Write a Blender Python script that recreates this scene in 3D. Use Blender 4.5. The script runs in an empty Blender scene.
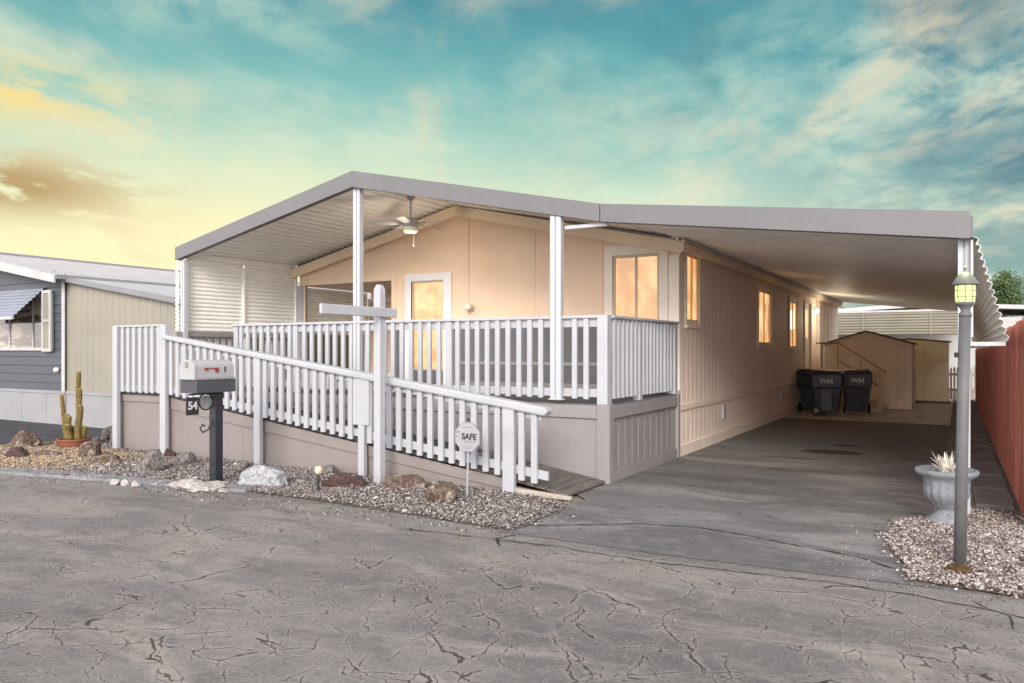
import bpy, bmesh, math, random
import numpy as np
from mathutils import Vector, Matrix, noise
random.seed(7)
RNG = np.random.default_rng(11)
rad = math.radians
S = bpy.context.scene
COL = S.collection

# ------------------------------------------------------------------ camera
TH = math.atan(448/760.0)                    # yaw of the camera to the left of +Y
cd = bpy.data.cameras.new('camera'); cam = bpy.data.objects.new('camera', cd); COL.objects.link(cam)
cam.location = (3.287, -7.605, 1.45)
cam.rotation_euler = (rad(90), 0, TH)
cd.sensor_width = 36; cd.lens = 760/1024*36; cd.shift_y = 8.5/1024
cd.clip_end = 2000; cd.clip_start = .05
S.camera = cam

# ------------------------------------------------------------------ node helper
class NT:
    def __init__(s, nt): s.nt = nt
    def n(s, typ, **kw):
        x = s.nt.nodes.new(typ)
        for k, v in kw.items(): setattr(x, k, v)
        return x
    def put(s, sock, v):
        if isinstance(v, bpy.types.NodeSocket): s.nt.links.new(v, sock)
        elif v is not None:
            if sock.type == 'RGBA' and len(v) == 3: v = (*v, 1)
            sock.default_value = v
    def m(s, op, a, b=None, c=None, clamp=False):
        x = s.n('ShaderNodeMath', operation=op, use_clamp=clamp)
        for i, v in enumerate((a, b, c)): s.put(x.inputs[i], v) if v is not None else None
        return x.outputs[0]
    def mr(s, v, a, b, c=0., d=1., smooth=True):
        x = s.n('ShaderNodeMapRange', interpolation_type='SMOOTHSTEP' if smooth else 'LINEAR')
        s.put(x.inputs[0], v)
        for i, q in enumerate((a, b, c, d)): x.inputs[i+1].default_value = q
        return x.outputs[0]
    def mix(s, f, a, b, mode='MIX'):
        x = s.n('ShaderNodeMix', data_type='RGBA', blend_type=mode)
        s.put(x.inputs[0], f); s.put(x.inputs[6], a); s.put(x.inputs[7], b)
        return x.outputs[2]
    def noise(s, vec, scale, detail=3., rough=.5, dist=0.):
        x = s.n('ShaderNodeTexNoise'); s.put(x.inputs['Vector'], vec)
        x.inputs['Scale'].default_value = scale; x.inputs['Detail'].default_value = detail
        x.inputs['Roughness'].default_value = rough; x.inputs['Distortion'].default_value = dist
        return x.outputs['Fac']
    def mapv(s, vec, loc=(0,0,0), rot=(0,0,0), sc=(1,1,1)):
        x = s.n('ShaderNodeMapping'); s.put(x.inputs[0], vec)
        x.inputs[1].default_value = loc; x.inputs[2].default_value = rot; x.inputs[3].default_value = sc
        return x.outputs[0]
    def xyz(s, vec):
        x = s.n('ShaderNodeSeparateXYZ'); s.put(x.inputs[0], vec); return x.outputs
    def comb(s, a, b, c):
        x = s.n('ShaderNodeCombineXYZ')
        for i, v in enumerate((a, b, c)): s.put(x.inputs[i], v)
        return x.outputs[0]
    def ramp(s, f, stops):
        x = s.n('ShaderNodeValToRGB'); s.put(x.inputs[0], f); e = x.color_ramp.elements
        while len(e) < len(stops): e.new(.5)
        for k, (p, c) in zip(e, stops): k.position = p; k.color = (*c, 1)
        return x.outputs[0]

def srgb(r, g, b):
    f = lambda c: (c/255/12.92 if c/255 <= .04045 else ((c/255+.055)/1.055)**2.4)
    return (f(r), f(g), f(b))

# ------------------------------------------------------------------ world (sunset sky with thin cloud)
SUN_AZ = rad(158)       # compass-like angle of the sun's position, from +Y clockwise
SUN_EL = rad(25)
W = bpy.data.worlds.new('World'); S.world = W; W.use_nodes = True
W.node_tree.nodes.clear()
w = NT(W.node_tree)
tc = w.n('ShaderNodeTexCoord').outputs['Generated']
X, Y, Z = w.xyz(tc)
Rv = (math.cos(TH), math.sin(TH)); Fv = (-math.sin(TH), math.cos(TH))
a_ = w.m('ADD', w.m('MULTIPLY', X, Rv[0]), w.m('MULTIPLY', Y, Rv[1]))
f_ = w.m('ADD', w.m('MULTIPLY', X, Fv[0]), w.m('MULTIPLY', Y, Fv[1]))
az = w.m('ARCTAN2', a_, f_)                  # 0 towards the house, negative to its left
zc = w.m('MAXIMUM', Z, 0.0)
base = w.ramp(zc, [(0, srgb(212,222,196)), (.14, srgb(196,226,204)), (.24, srgb(156,208,196)), (.33, srgb(112,182,180)),
                   (.44, srgb(56,132,150)), (.62, srgb(120,150,172)), (1, srgb(190,190,200))])
# bluer to the right
rgt = w.m('MULTIPLY', w.mr(az, .10, .62), w.mr(Z, .5, .3))
base = w.mix(w.m('MULTIPLY', rgt, .9), base, srgb(62,128,146))
# warped cloud coordinates on a high flat layer
den = w.m('ADD', zc, .16)
pv = w.comb(w.m('DIVIDE', a_, den), w.m('DIVIDE', f_, den), 0.)
n1 = w.noise(w.mapv(pv, rot=(0,0,rad(-20)), sc=(1, .8, 1)), 1.5, 7, .56, .4)
n2 = w.noise(w.mapv(pv, (3.1,1.7,0), (0,0,rad(25)), (1.3, .8, 1)), 1.1, 8, .58, .5)
n3 = w.noise(w.mapv(pv, (7.3,4.7,0), (0,0,rad(-35)), (1.0, .8, 1)), 4.5, 7, .62, .3)
lightc = w.m('MULTIPLY', w.mr(n1, .40, .62), w.mr(n3, .30, .60))
base = w.mix(w.m('MULTIPLY', lightc, .75), base, srgb(196,222,202))
dk = w.m('MULTIPLY', w.mr(n2, .52, .34), w.mr(az, -.15, .45))
base = w.mix(w.m('MULTIPLY', dk, .60), base, srgb(34,92,118))
# golden glow low on the left
ga = w.m('POWER', w.m('DIVIDE', w.m('ADD', az, .42), .50), 2.0)
ge = w.m('POWER', w.m('DIVIDE', w.m('ADD', Z, -.08), .15), 2.0)
glow = w.m('POWER', 2.718, w.m('MULTIPLY', w.m('ADD', ga, ge), -1.0))
base = w.mix(w.m('MULTIPLY', glow, .97), base, (1.12, .95, .50))
ga2 = w.m('POWER', w.m('DIVIDE', w.m('ADD', az, .02), .55), 2.0)
ge2 = w.m('POWER', w.m('DIVIDE', w.m('ADD', Z, -.12), .085), 2.0)
glow2 = w.m('POWER', 2.718, w.m('MULTIPLY', w.m('ADD', ga2, ge2), -1.0))
base = w.mix(w.m('MULTIPLY', glow2, .45), base, srgb(240,240,195))
# peach wisps
n4 = w.noise(w.mapv(pv, (1.3,9.2,0), (0,0,rad(40)), (.9, .42, 1)), 2.0, 7, .55, .6)
wis = w.m('MULTIPLY', w.mr(n4, .50, .72), w.mr(n3, .30, .60))
base = w.mix(w.m('MULTIPLY', wis, .62), base, srgb(248,224,186))
mot = w.m('MULTIPLY', w.mr(n3, .50, .66), w.m('MULTIPLY', w.mr(az, -.05, .5), w.mr(Z, .42, .2)))
base = w.mix(w.m('MULTIPLY', mot, .26), base, srgb(226,214,186))
# brown-grey bank low on the far left
da = w.m('POWER', w.m('DIVIDE', w.m('ADD', az, .60), .13), 2.0)
de = w.m('POWER', w.m('DIVIDE', w.m('ADD', Z, w.m('MULTIPLY', w.m('SUBTRACT', n3, .5), .10)), .17), 8.0)
de2 = w.m('POWER', w.m('DIVIDE', w.m('SUBTRACT', Z, .18), .032), 2.0)
bank = w.m('POWER', 2.718, w.m('MULTIPLY', w.m('ADD', da, de2), -1.0))
bank = w.m('MULTIPLY', bank, w.mr(n3, .34, .52))
base = w.mix(w.m('MULTIPLY', bank, 1.1, clamp=True), base, srgb(190,158,102))
yb = w.m('MULTIPLY', w.m('POWER', 2.718, w.m('MULTIPLY', w.m('ADD', da, w.m('POWER', w.m('DIVIDE', w.m('SUBTRACT', Z, .275), .028), 2.0)), -1.0)), w.mr(n3, .34, .55))
base = w.mix(yb, base, srgb(250,222,140))
# unseen sky behind the street, brightened to fill porch and carport
base = w.mix(1.0, base, (.84,.84,.84), 'MULTIPLY')
rear = w.mr(f_, .74, .30)
base = w.mix(rear, base, w.mix(w.mr(Z, .50, .08), (.8,.8,.88), (3.1, 2.88, 2.84)))
up = w.mr(Z, .50, .78)
base = w.mix(up, base, (.72, .74, .82))
sky = w.n('ShaderNodeTexSky', sky_type='NISHITA'); sky.sun_disc = False
sky.sun_elevation = SUN_EL; sky.sun_rotation = SUN_AZ
k10 = w.mix(1.0, base, (10, 10, 10), 'MULTIPLY')
final = w.mix(.94, sky.outputs[0], k10)
bg = w.n('ShaderNodeBackground'); w.put(bg.inputs[0], final); bg.inputs[1].default_value = .075
wo = w.n('ShaderNodeOutputWorld'); W.node_tree.links.new(bg.outputs[0], wo.inputs[0])

sd = bpy.data.lights.new('sun', 'SUN'); sun = bpy.data.objects.new('sun', sd); COL.objects.link(sun)
sd.energy = 2.1; sd.angle = rad(24); sd.color = (1.0, .95, .88)
sv = Vector((math.sin(SUN_AZ)*math.cos(SUN_EL), math.cos(SUN_AZ)*math.cos(SUN_EL), math.sin(SUN_EL)))
sun.rotation_euler = sv.to_track_quat('Z', 'Y').to_euler()
S.view_settings.view_transform = 'Standard'; S.view_settings.look = 'None'
S.view_settings.exposure = .78; S.view_settings.gamma = 1
S.render.engine = 'CYCLES'
S.cycles.max_bounces = 9; S.cycles.diffuse_bounces = 7
try: S.cycles.use_denoising = True
except Exception: pass

# ------------------------------------------------------------------ materials
def mat(name, col, rough=.6, var=.12, vs=3., bump=.0, bs=40., metal=0., col2=None, c2=(.5,.7), c2s=2., spec=.5, stretch=(1,1,1), island=0., grime=0.):
    m = bpy.data.materials.new(name); m.use_nodes = True
    t = NT(m.node_tree); b = m.node_tree.nodes['Principled BSDF']
    v = t.n('ShaderNodeTexCoord').outputs['Object']
    if stretch != (1,1,1): v2 = t.mapv(v, sc=stretch)
    else: v2 = v
    n = t.noise(v2, vs, 6, .6)
    dark = tuple(c*(1-var) for c in col); lite = tuple(min(1, c*(1+var)) for c in col)
    c = t.mix(t.mr(n, .3, .7), dark, lite)
    if col2:
        c = t.mix(t.mr(t.noise(v2, c2s, 8, .65, .4), c2[0], c2[1]), c, col2)
    if grime:
        g = t.noise(t.mapv(v, sc=(1, 1, .25)), 9., 8, .7)
        c = t.mix(t.m('MULTIPLY', t.mr(g, .52, .75), grime), c, tuple(q*.45 for q in col))
    if island:
        r = t.n('ShaderNodeNewGeometry').outputs['Random Per Island']
        c = t.mix(1.0, c, t.ramp(r, [(0, (1-island,)*3), (1, (1+island,)*3)]), 'MULTIPLY')
    t.put(b.inputs['Base Color'], c)
    b.inputs['Roughness'].default_value = rough; b.inputs['Metallic'].default_value = metal
    b.inputs['Specular IOR Level'].default_value = spec
    if bump:
        bn = t.n('ShaderNodeBump'); bn.inputs['Strength'].default_value = bump; bn.inputs['Distance'].default_value = .02
        t.put(bn.inputs['Height'], t.noise(v2, bs, 5, .65)); m.node_tree.links.new(bn.outputs[0], b.inputs['Normal'])
    return m

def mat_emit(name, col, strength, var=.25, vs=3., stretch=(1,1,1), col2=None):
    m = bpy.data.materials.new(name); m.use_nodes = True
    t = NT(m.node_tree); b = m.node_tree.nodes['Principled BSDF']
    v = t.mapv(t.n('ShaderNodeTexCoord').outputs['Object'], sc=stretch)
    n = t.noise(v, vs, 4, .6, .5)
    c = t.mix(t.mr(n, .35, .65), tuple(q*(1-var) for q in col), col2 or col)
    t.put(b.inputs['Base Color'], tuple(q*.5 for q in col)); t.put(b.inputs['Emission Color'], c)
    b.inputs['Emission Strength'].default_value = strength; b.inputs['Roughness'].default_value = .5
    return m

def mat_glass(name, tint=(1,1,1), refl=.25):
    m = bpy.data.materials.new(name); m.use_nodes = True
    nt = m.node_tree; nt.nodes.clear(); t = NT(nt)
    tr = t.n('ShaderNodeBsdfTransparent'); t.put(tr.inputs[0], tint)
    gl = t.n('ShaderNodeBsdfGlossy'); gl.inputs['Roughness'].default_value = .03
    fr = t.n('ShaderNodeLayerWeight'); fr.inputs[0].default_value = .5
    f = t.m('ADD', t.m('MULTIPLY', t.m('POWER', fr.outputs['Facing'], 4.), .28), .03+refl*.1, clamp=True)
    mx = t.n('ShaderNodeMixShader'); t.put(mx.inputs[0], f); nt.links.new(tr.outputs[0], mx.inputs[1]); nt.links.new(gl.outputs[0], mx.inputs[2])
    o = t.n('ShaderNodeOutputMaterial'); nt.links.new(mx.outputs[0], o.inputs[0])
    return m

def mat_asphalt(name, base, dark, light, crack=1., crack_scale=1.1, cw=.010, stains=None, roof_shade=None):
    m = bpy.data.materials.new(name); m.use_nodes = True
    nt = m.node_tree; t = NT(nt); b = nt.nodes['Principled BSDF']
    v = t.n('ShaderNodeTexCoord').outputs['Object']
    big = t.noise(t.mapv(v, rot=(0,0,rad(8)), sc=(.35, 1.0, 1)), .9, 6, .6, .6)
    c = t.mix(t.mr(big, .36, .62), dark, base)
    pat = t.noise(t.mapv(v, (5,2,0), sc=(.5, 1.3, 1)), 1.3, 7, .65, .8)
    c = t.mix(t.m('MULTIPLY', t.mr(pat, .46, .66), .85), c, light)
    p3 = t.noise(t.mapv(v, (9,4,0), rot=(0,0,rad(-12)), sc=(.6, 1.2, 1)), 2.6, 8, .7, .5)
    c = t.mix(t.m('MULTIPLY', t.mr(p3, .52, .66), .55), c, tuple(q*.85 for q in dark))
    p4 = t.noise(t.mapv(v, (1,14,0), sc=(1, 1.3, 1)), 6.5, 8, .75, .8)
    c = t.mix(t.m('MULTIPLY', t.mr(p4, .52, .64), .35), c, light)
    c = t.mix(t.m('MULTIPLY', t.mr(p4, .46, .36), .35), c, dark)
    # worn aggregate
    fine = t.noise(v, 90., 4, .7)
    c = t.mix(t.m('MULTIPLY', t.mr(fine, .55, .75), .5), c, tuple(q*1.75 for q in base))
    c = t.mix(t.m('MULTIPLY', t.mr(fine, .45, .28), .5), c, tuple(q*.45 for q in base))
    mid = t.noise(v, 14., 8, .75)
    c = t.mix(t.m('MULTIPLY', t.mr(mid, .48, .68), .42), c, tuple(q*.5 for q in base))
    gr2 = t.noise(v, 45., 6, .8)
    c = t.mix(t.m('MULTIPLY', t.mr(gr2, .50, .66), .22), c, tuple(q*1.5 for q in light))
    if roof_shade:                                     # shade under the carport roof, put into the drive's colour
        y = t.xyz(v)[1]
        yy = t.m('ADD', y, t.m('MULTIPLY', t.m('SUBTRACT', big, .5), 3.0))
        c = t.mix(t.mr(yy, roof_shade[0], roof_shade[1]), c, roof_shade[2])
    if stains:
        for (sx, sy, rx, ry, k) in stains:
            P = t.xyz(v)
            d = t.m('ADD', t.m('POWER', t.m('DIVIDE', t.m('SUBTRACT', P[0], sx), rx), 2.), t.m('POWER', t.m('DIVIDE', t.m('SUBTRACT', P[1], sy), ry), 2.))
            d = t.m('ADD', d, t.m('MULTIPLY', t.m('SUBTRACT', mid, .5), 2.2))
            c = t.mix(t.m('MULTIPLY', t.mr(d, 1.3, .3), k, clamp=True), c, tuple(q*.25 for q in base))
    h = t.m('MULTIPLY', fine, .12)
    if crack:
        wn = t.n('ShaderNodeTexNoise'); t.put(wn.inputs['Vector'], v); wn.inputs['Scale'].default_value = 1.7
        wn.inputs['Detail'].default_value = 9; wn.inputs['Roughness'].default_value = .6
        off = t.n('ShaderNodeVectorMath', operation='MULTIPLY_ADD')
        t.put(off.inputs[0], wn.outputs['Color']); off.inputs[1].default_value = (.42,.42,0); t.put(off.inputs[2], v)
        vm = t.mapv(off.outputs[0], sc=(1.0, 1.25, 0.0))
        tot = None
        for sc, wd, lo, hi, nscale in ((crack_scale*.5, cw*1.2, .42, .50, .4), (crack_scale, cw, .40, .50, .55), (crack_scale*2.1, cw*.8, .43, .52, .8), (crack_scale*3.6, cw*.55, .47, .56, .9)):
            vo = t.n('ShaderNodeTexVoronoi', feature='DISTANCE_TO_EDGE'); t.put(vo.inputs['Vector'], vm); vo.inputs['Scale'].default_value = sc
            e = t.m('DIVIDE', vo.outputs['Distance'], sc)
            wv = t.m('MULTIPLY', t.mr(t.noise(v, 3., 4, .7), .3, .7, .35, 1.5), wd)
            line = t.m('SUBTRACT', 1., t.m('DIVIDE', e, wv), clamp=True)
            msk = t.mr(t.noise(t.mapv(v, (sc*3, 1, 0), sc=(.7, 1.1, 1)), nscale, 3), lo, hi)
            line = t.m('MULTIPLY', t.mr(line, .0, .6), msk)
            tot = line if tot is None else t.m('MAXIMUM', tot, line)
            halo = t.m('SUBTRACT', 1., t.m('DIVIDE', e, wd*7.), clamp=True)
            c = t.mix(t.m('MULTIPLY', t.m('MULTIPLY', halo, msk), .28), c, tuple(q*1.35 for q in light))
        tot = t.m('MULTIPLY', tot, crack, clamp=True)
        c = t.mix(t.m('MULTIPLY', tot, .85), c, (.022, .017, .015))
        h = t.m('SUBTRACT', h, t.m('MULTIPLY', tot, .6))
    t.put(b.inputs['Base Color'], c); b.inputs['Roughness'].default_value = .85
    b.inputs['Specular IOR Level'].default_value = .3
    bn = t.n('ShaderNodeBump'); bn.inputs['Strength'].default_value = .6; bn.inputs['Distance'].default_value = .012
    t.put(bn.inputs['Height'], h); nt.links.new(bn.outputs[0], b.inputs['Normal'])
    return m

def mat_gravel(name, cols):
    m = bpy.data.materials.new(name); m.use_nodes = True
    t = NT(m.node_tree); b = m.node_tree.nodes['Principled BSDF']
    g = t.n('ShaderNodeNewGeometry')
    c = t.ramp(g.outputs['Random Per Island'], cols)
    v = t.n('ShaderNodeTexCoord').outputs['Object']
    c = t.mix(t.m('MULTIPLY', t.mr(t.noise(v, 1.2, 4), .45, .7), .25), c, (.16, .13, .12))
    t.put(b.inputs['Base Color'], c); b.inputs['Roughness'].default_value = .8
    return m

M = {}
M['white'] = mat('white_paint', (.41,.42,.445), .5, .04, 4., .10, 60., grime=.22)
M['white_post'] = mat('white_metal_post', (.46,.475,.50), .35, .03, 4., grime=.1)
M['fascia'] = mat('grey_fascia_metal', (.150,.147,.151), .5, .05, 1.2, .03, 30.)
M['ceiling'] = mat('awning_sheet_metal', (.88,.87,.84), .50, .04, 1.5, .05, 8., col2=(.70,.66,.60), c2=(.55,.8))
M['screen'] = mat('cream_screen_metal', (.88,.88,.83), .45, .05, 2., .0)
M['peach'] = mat('peach_glow_wall', (.82,.62,.45), .65, .04, 1.2, .12, 55., col2=(.80,.58,.40), c2=(.55,.85), c2s=.6)  # warm porch glow on the wall is put into this colour
M['side'] = mat('beige_pink_siding', (.84,.70,.61), .65, .05, 1.2, .12, 55., grime=.12)
M['side_trim'] = mat('beige_trim_board', (.80,.69,.60), .6, .05, 2., .08, 50.)
M['barge'] = mat('cream_barge_board', (.80,.64,.46), .55, .04, 2., .05, 50.)
M['whitedoor'] = mat('white_door_paint', (.76,.76,.76), .5, .04, 3.)
M['wintrim'] = mat('cream_window_trim', (.84,.77,.66), .55, .04, 2., .05, 50.)
M['winframe'] = mat('window_frame_gold', (.55,.45,.30), .4, .05, 5.)
M['dark_panel'] = mat('dark_grey_wall_panel', (.125,.125,.135), .6, .08, 2., .05, 40.)
M['skirt'] = mat('mauve_grey_skirting', (.265,.247,.248), .65, .05, 1.5, .12, 50., grime=.25)
M['skirt_tan'] = mat('tan_skirting', (.235,.205,.193), .65, .06, 1.5, .12, 50., grime=.2)
M['deckfloor'] = mat('deck_coating', (.13,.13,.14), .7, .15, 2.5, .2, 50.)
M['ramp_edge'] = mat('dark_ramp_coating', (.055,.05,.055), .8, .2, 8., .3, 60.)
M['plank'] = mat('weathered_planks', (.15,.125,.11), .8, .25, 3., .25, 30., stretch=(6,1,6), island=.25)
M['planktan'] = mat('tan_edge_board', (.42,.37,.32), .75, .12, 4., .2, 40., stretch=(1,6,6))
M['glass'] = mat_glass('window_glass', refl=.0)
M['warm'] = mat_emit('reflected_glow', (.62,.33,.13), .62, .22, 2.2, (1.2,1.2,.8), (.95,.52,.22))  # emissive orange standing in for the sunset reflected in the panes
M['warm3'] = mat_emit('reflected_side_glow', (.66,.34,.13), .95, .22, 2.2, (1.2,1.2,.8), (.95,.54,.24))
M['warm2'] = mat_emit('reflected_door_glow', (.66,.33,.11), .62, .2, 2.0, (1,1,1.4), (1.0,.62,.28))
M['house_roof'] = mat('house_roof', (.5,.48,.46), .6, .06)
M['brown'] = mat('brown_wood', (.16,.09,.05), .6, .15, 4., .1)
M['black_wood'] = mat('black_painted_post', (.018,.018,.026), .45, .3, 6., .2, 50., col2=(.06,.06,.08), c2=(.62,.75), c2s=12.)
M['black_iron'] = mat('black_iron', (.02,.02,.02), .5, .2)
M['tray'] = mat('charcoal_mailbox_tray', (.055,.057,.07), .55, .15, 8., .1)
M['mailwhite'] = mat('mailbox_white', (.37,.37,.375), .45, .04, 5., grime=.15)
M['red'] = mat('red_flag', (.30,.02,.025), .5, .1)
M['dark'] = mat('dark_rubber', (.015,.015,.017), .7, .2, 6., .1)
M['bin'] = mat('dark_bin_plastic', (.055,.052,.068), .42, .25, 4., .15, 30., col2=(.12,.11,.13), c2=(.60,.80), c2s=5.)
M['bin_green'] = mat('green_black_bin', (.03,.05,.035), .5, .25, 6., .1)
M['hub'] = mat('grey_plastic', (.28,.27,.28), .5, .15)
M['logo'] = mat('logo_white', (.5,.5,.5), .5, .05)
M['shed'] = mat('tan_shed_siding', (.84,.72,.57), .65, .07, 2., .12, 50., grime=.2)
M['shed2'] = mat('cream_yellow_shed', (.88,.76,.52), .6, .05, 2., .08)
M['shedroof'] = mat('brown_roll_roof', (.10,.06,.045), .8, .2, 5., .2)
M['handrail'] = mat('tan_brown_handrail', (.36,.26,.18), .7, .1)
M['stair'] = mat('pale_stair_wood', (.62,.52,.38), .7, .1, 4., .1)
M['lamp_metal'] = mat('lamp_post_galvanised', (.11,.11,.112), .55, .16, 7., .15, 25., grime=.3)
M['lamp_head'] = mat('lantern_dark_metal', (.12,.12,.12), .5, .15)
M['lamp_light'] = mat_emit('lantern_glass_lit', (.80,.95,.22), 1.1, .2, 20.)
M['bulb'] = mat_emit('bulb_lit', (1.0,.95,.75), 8., .0)
M['urn'] = mat('weathered_white_stone', (.21,.225,.245), .8, .2, 6., .25, 40., grime=.6, col2=(.13,.14,.155), c2=(.48,.70), c2s=12.)
M['dry'] = mat('pale_dry_leaves', (.66,.62,.55), .8, .15, 10.)
M['fence'] = mat('red_stained_fence', (.40,.125,.09), .78, .16, 3., .3, 30., stretch=(6,6,.8), col2=(.58,.28,.22), c2=(.50,.78), c2s=3., island=.18)
M['picket'] = mat('grey_pickets', (.30,.27,.23), .8, .15, 5., island=.2)
M['concrete'] = mat('concrete', (.55,.50,.45), .85, .12, 2., .2, 60., col2=(.28,.26,.25), c2=(.5,.75), c2s=2.5)
M['kerb'] = mat('kerb_concrete', (.20,.20,.21), .85, .2, 5., .3, 60.)
M['slab'] = mat('grey_brown_slab', (.17,.155,.155), .85, .2, 5., .25, 40.)
M['soil'] = mat('bed_soil', (.20,.17,.155), .95, .25, 12., .8, 60.)
M['earth'] = mat('dry_earth', (.26,.21,.16), .95, .2, 2., .4, 30.)
M['nblue'] = mat('blue_grey_siding', (.068,.076,.094), .6, .06, 2., .05)
M['ncream'] = mat('cream_metal_wall', (.27,.25,.20), .55, .07, 1.2, .04, 10.)
M['nskirt'] = mat('pale_blue_skirting', (.28,.28,.29), .6, .07, 2.)
M['nwhite'] = mat('white_roof_metal', (.46,.455,.45), .6, .06, 2., grime=.3)
M['ngrey'] = mat('grey_gutter', (.20,.20,.22), .5, .06)
M['nstripe'] = mat('striped_awning_metal', (.20,.22,.27), .5, .1)
M['nglass'] = mat('painted_reflection_pane', (.10,.075,.06), .06, .4, 3., stretch=(.5,.5,3), col2=(.36,.30,.22), c2=(.5,.54), c2s=1.3)  # brown patches put reflections into the pane's colour
M['bark'] = mat('bark', (.12,.09,.065), .9, .2, 8., .4)
M['leaf'] = mat('olive_leaves', (.07,.11,.035), .7, .25, 3., island=.5)
M['leafy'] = mat('yellow_green_leaves', (.26,.30,.04), .7, .25, 3., island=.4)
M['cactus'] = mat('golden_green_cactus', (.13,.105,.03), .75, .25, 12., .4, 80.)
M['spine'] = mat('backlit_gold_spines', (.88,.62,.22), .7, .1)  # bright gold of the spines carries the backlit rim of the stems
M['terracotta'] = mat('terracotta', (.22,.075,.04), .8, .15, 8., .2)
M['orangeleaf'] = mat('dry_orange_leaves', (.62,.38,.14), .75, .2, 10., island=.3)
M['litter'] = mat('dry_leaf_litter', (.17,.10,.05), .85, .2, 10., island=.6)
M['rust'] = mat('rust_orange_clump', (.11,.06,.022), .95, .5, 25., .9, 60.)
M['rock_brown'] = mat('brown_rock', (.115,.078,.060), .9, .55, 26., 1.0, 30., col2=(.36,.30,.25), c2=(.52,.66), c2s=9., grime=.6)
M['rock_red'] = mat('red_brown_rock', (.075,.040,.036), .9, .55, 26., 1.0, 24., col2=(.45,.36,.33), c2=(.56,.66), c2s=6., stretch=(1,1,3), grime=.5)
M['rock_grey'] = mat('grey_rock', (.19,.17,.158), .9, .5, 26., 1.0, 30., col2=(.075,.06,.055), c2=(.50,.62), c2s=9.)
M['rock_white'] = mat('white_granite', (.38,.385,.40), .9, .25, 30., 1.0, 30., col2=(.15,.16,.18), c2=(.52,.70), c2s=26.)
M['chalk'] = mat('pale_broken_concrete', (.44,.405,.375), .9, .2, 18., .8, 60.)
M['solar'] = mat('yellowed_plastic', (.58,.52,.36), .4, .1)
M['signwhite'] = mat('sign_face', (.33,.33,.35), .5, .05)
M['ink'] = mat('ink_black', (.02,.02,.025), .6, 0)
M['ink_grey'] = mat('ink_grey', (.22,.22,.25), .6, 0)
M['street'] = mat_asphalt('old_street_asphalt', (.200,.186,.175), (.120,.113,.108), (.300,.264,.236), 1., 1.75, .0038)
M['drive'] = mat_asphalt('driveway_asphalt', (.165,.158,.153), (.112,.107,.104), (.270,.255,.240), 0., stains=[(1.72,4.0,.42,.26,1.8),(1.80,4.9,.22,.14,1.3),(1.3,3.1,.5,.12,.6),(1.7,2.0,.5,.2,.5),(.9,1.0,.9,.3,.35)], roof_shade=(1.2, 8.0, (.15,.14,.135)))
M['ndrive'] = mat_asphalt('neighbour_asphalt', (.060,.060,.068), (.040,.040,.046), (.09,.09,.095), 0.)
M['seam'] = mat('crack_filler', (.018,.016,.016), .95, .3, 20.)
GC = [(0,(.045,.037,.034)), (.3,(.12,.10,.09)), (.6,(.205,.175,.16)), (.85,(.34,.30,.28)), (1,(.58,.54,.52))]
M['gravel'] = mat_gravel('grey_brown_gravel', GC)
M['gravel2'] = mat_gravel('pinkish_white_gravel', [(0,(.055,.040,.036)), (.25,(.155,.118,.104)), (.6,(.29,.235,.21)), (1,(.58,.52,.49))])
M['gravel3'] = mat_gravel('golden_gravel', [(0,(.10,.065,.045)), (.3,(.26,.18,.115)), (.65,(.42,.31,.19)), (1,(.72,.58,.40))])

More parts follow.
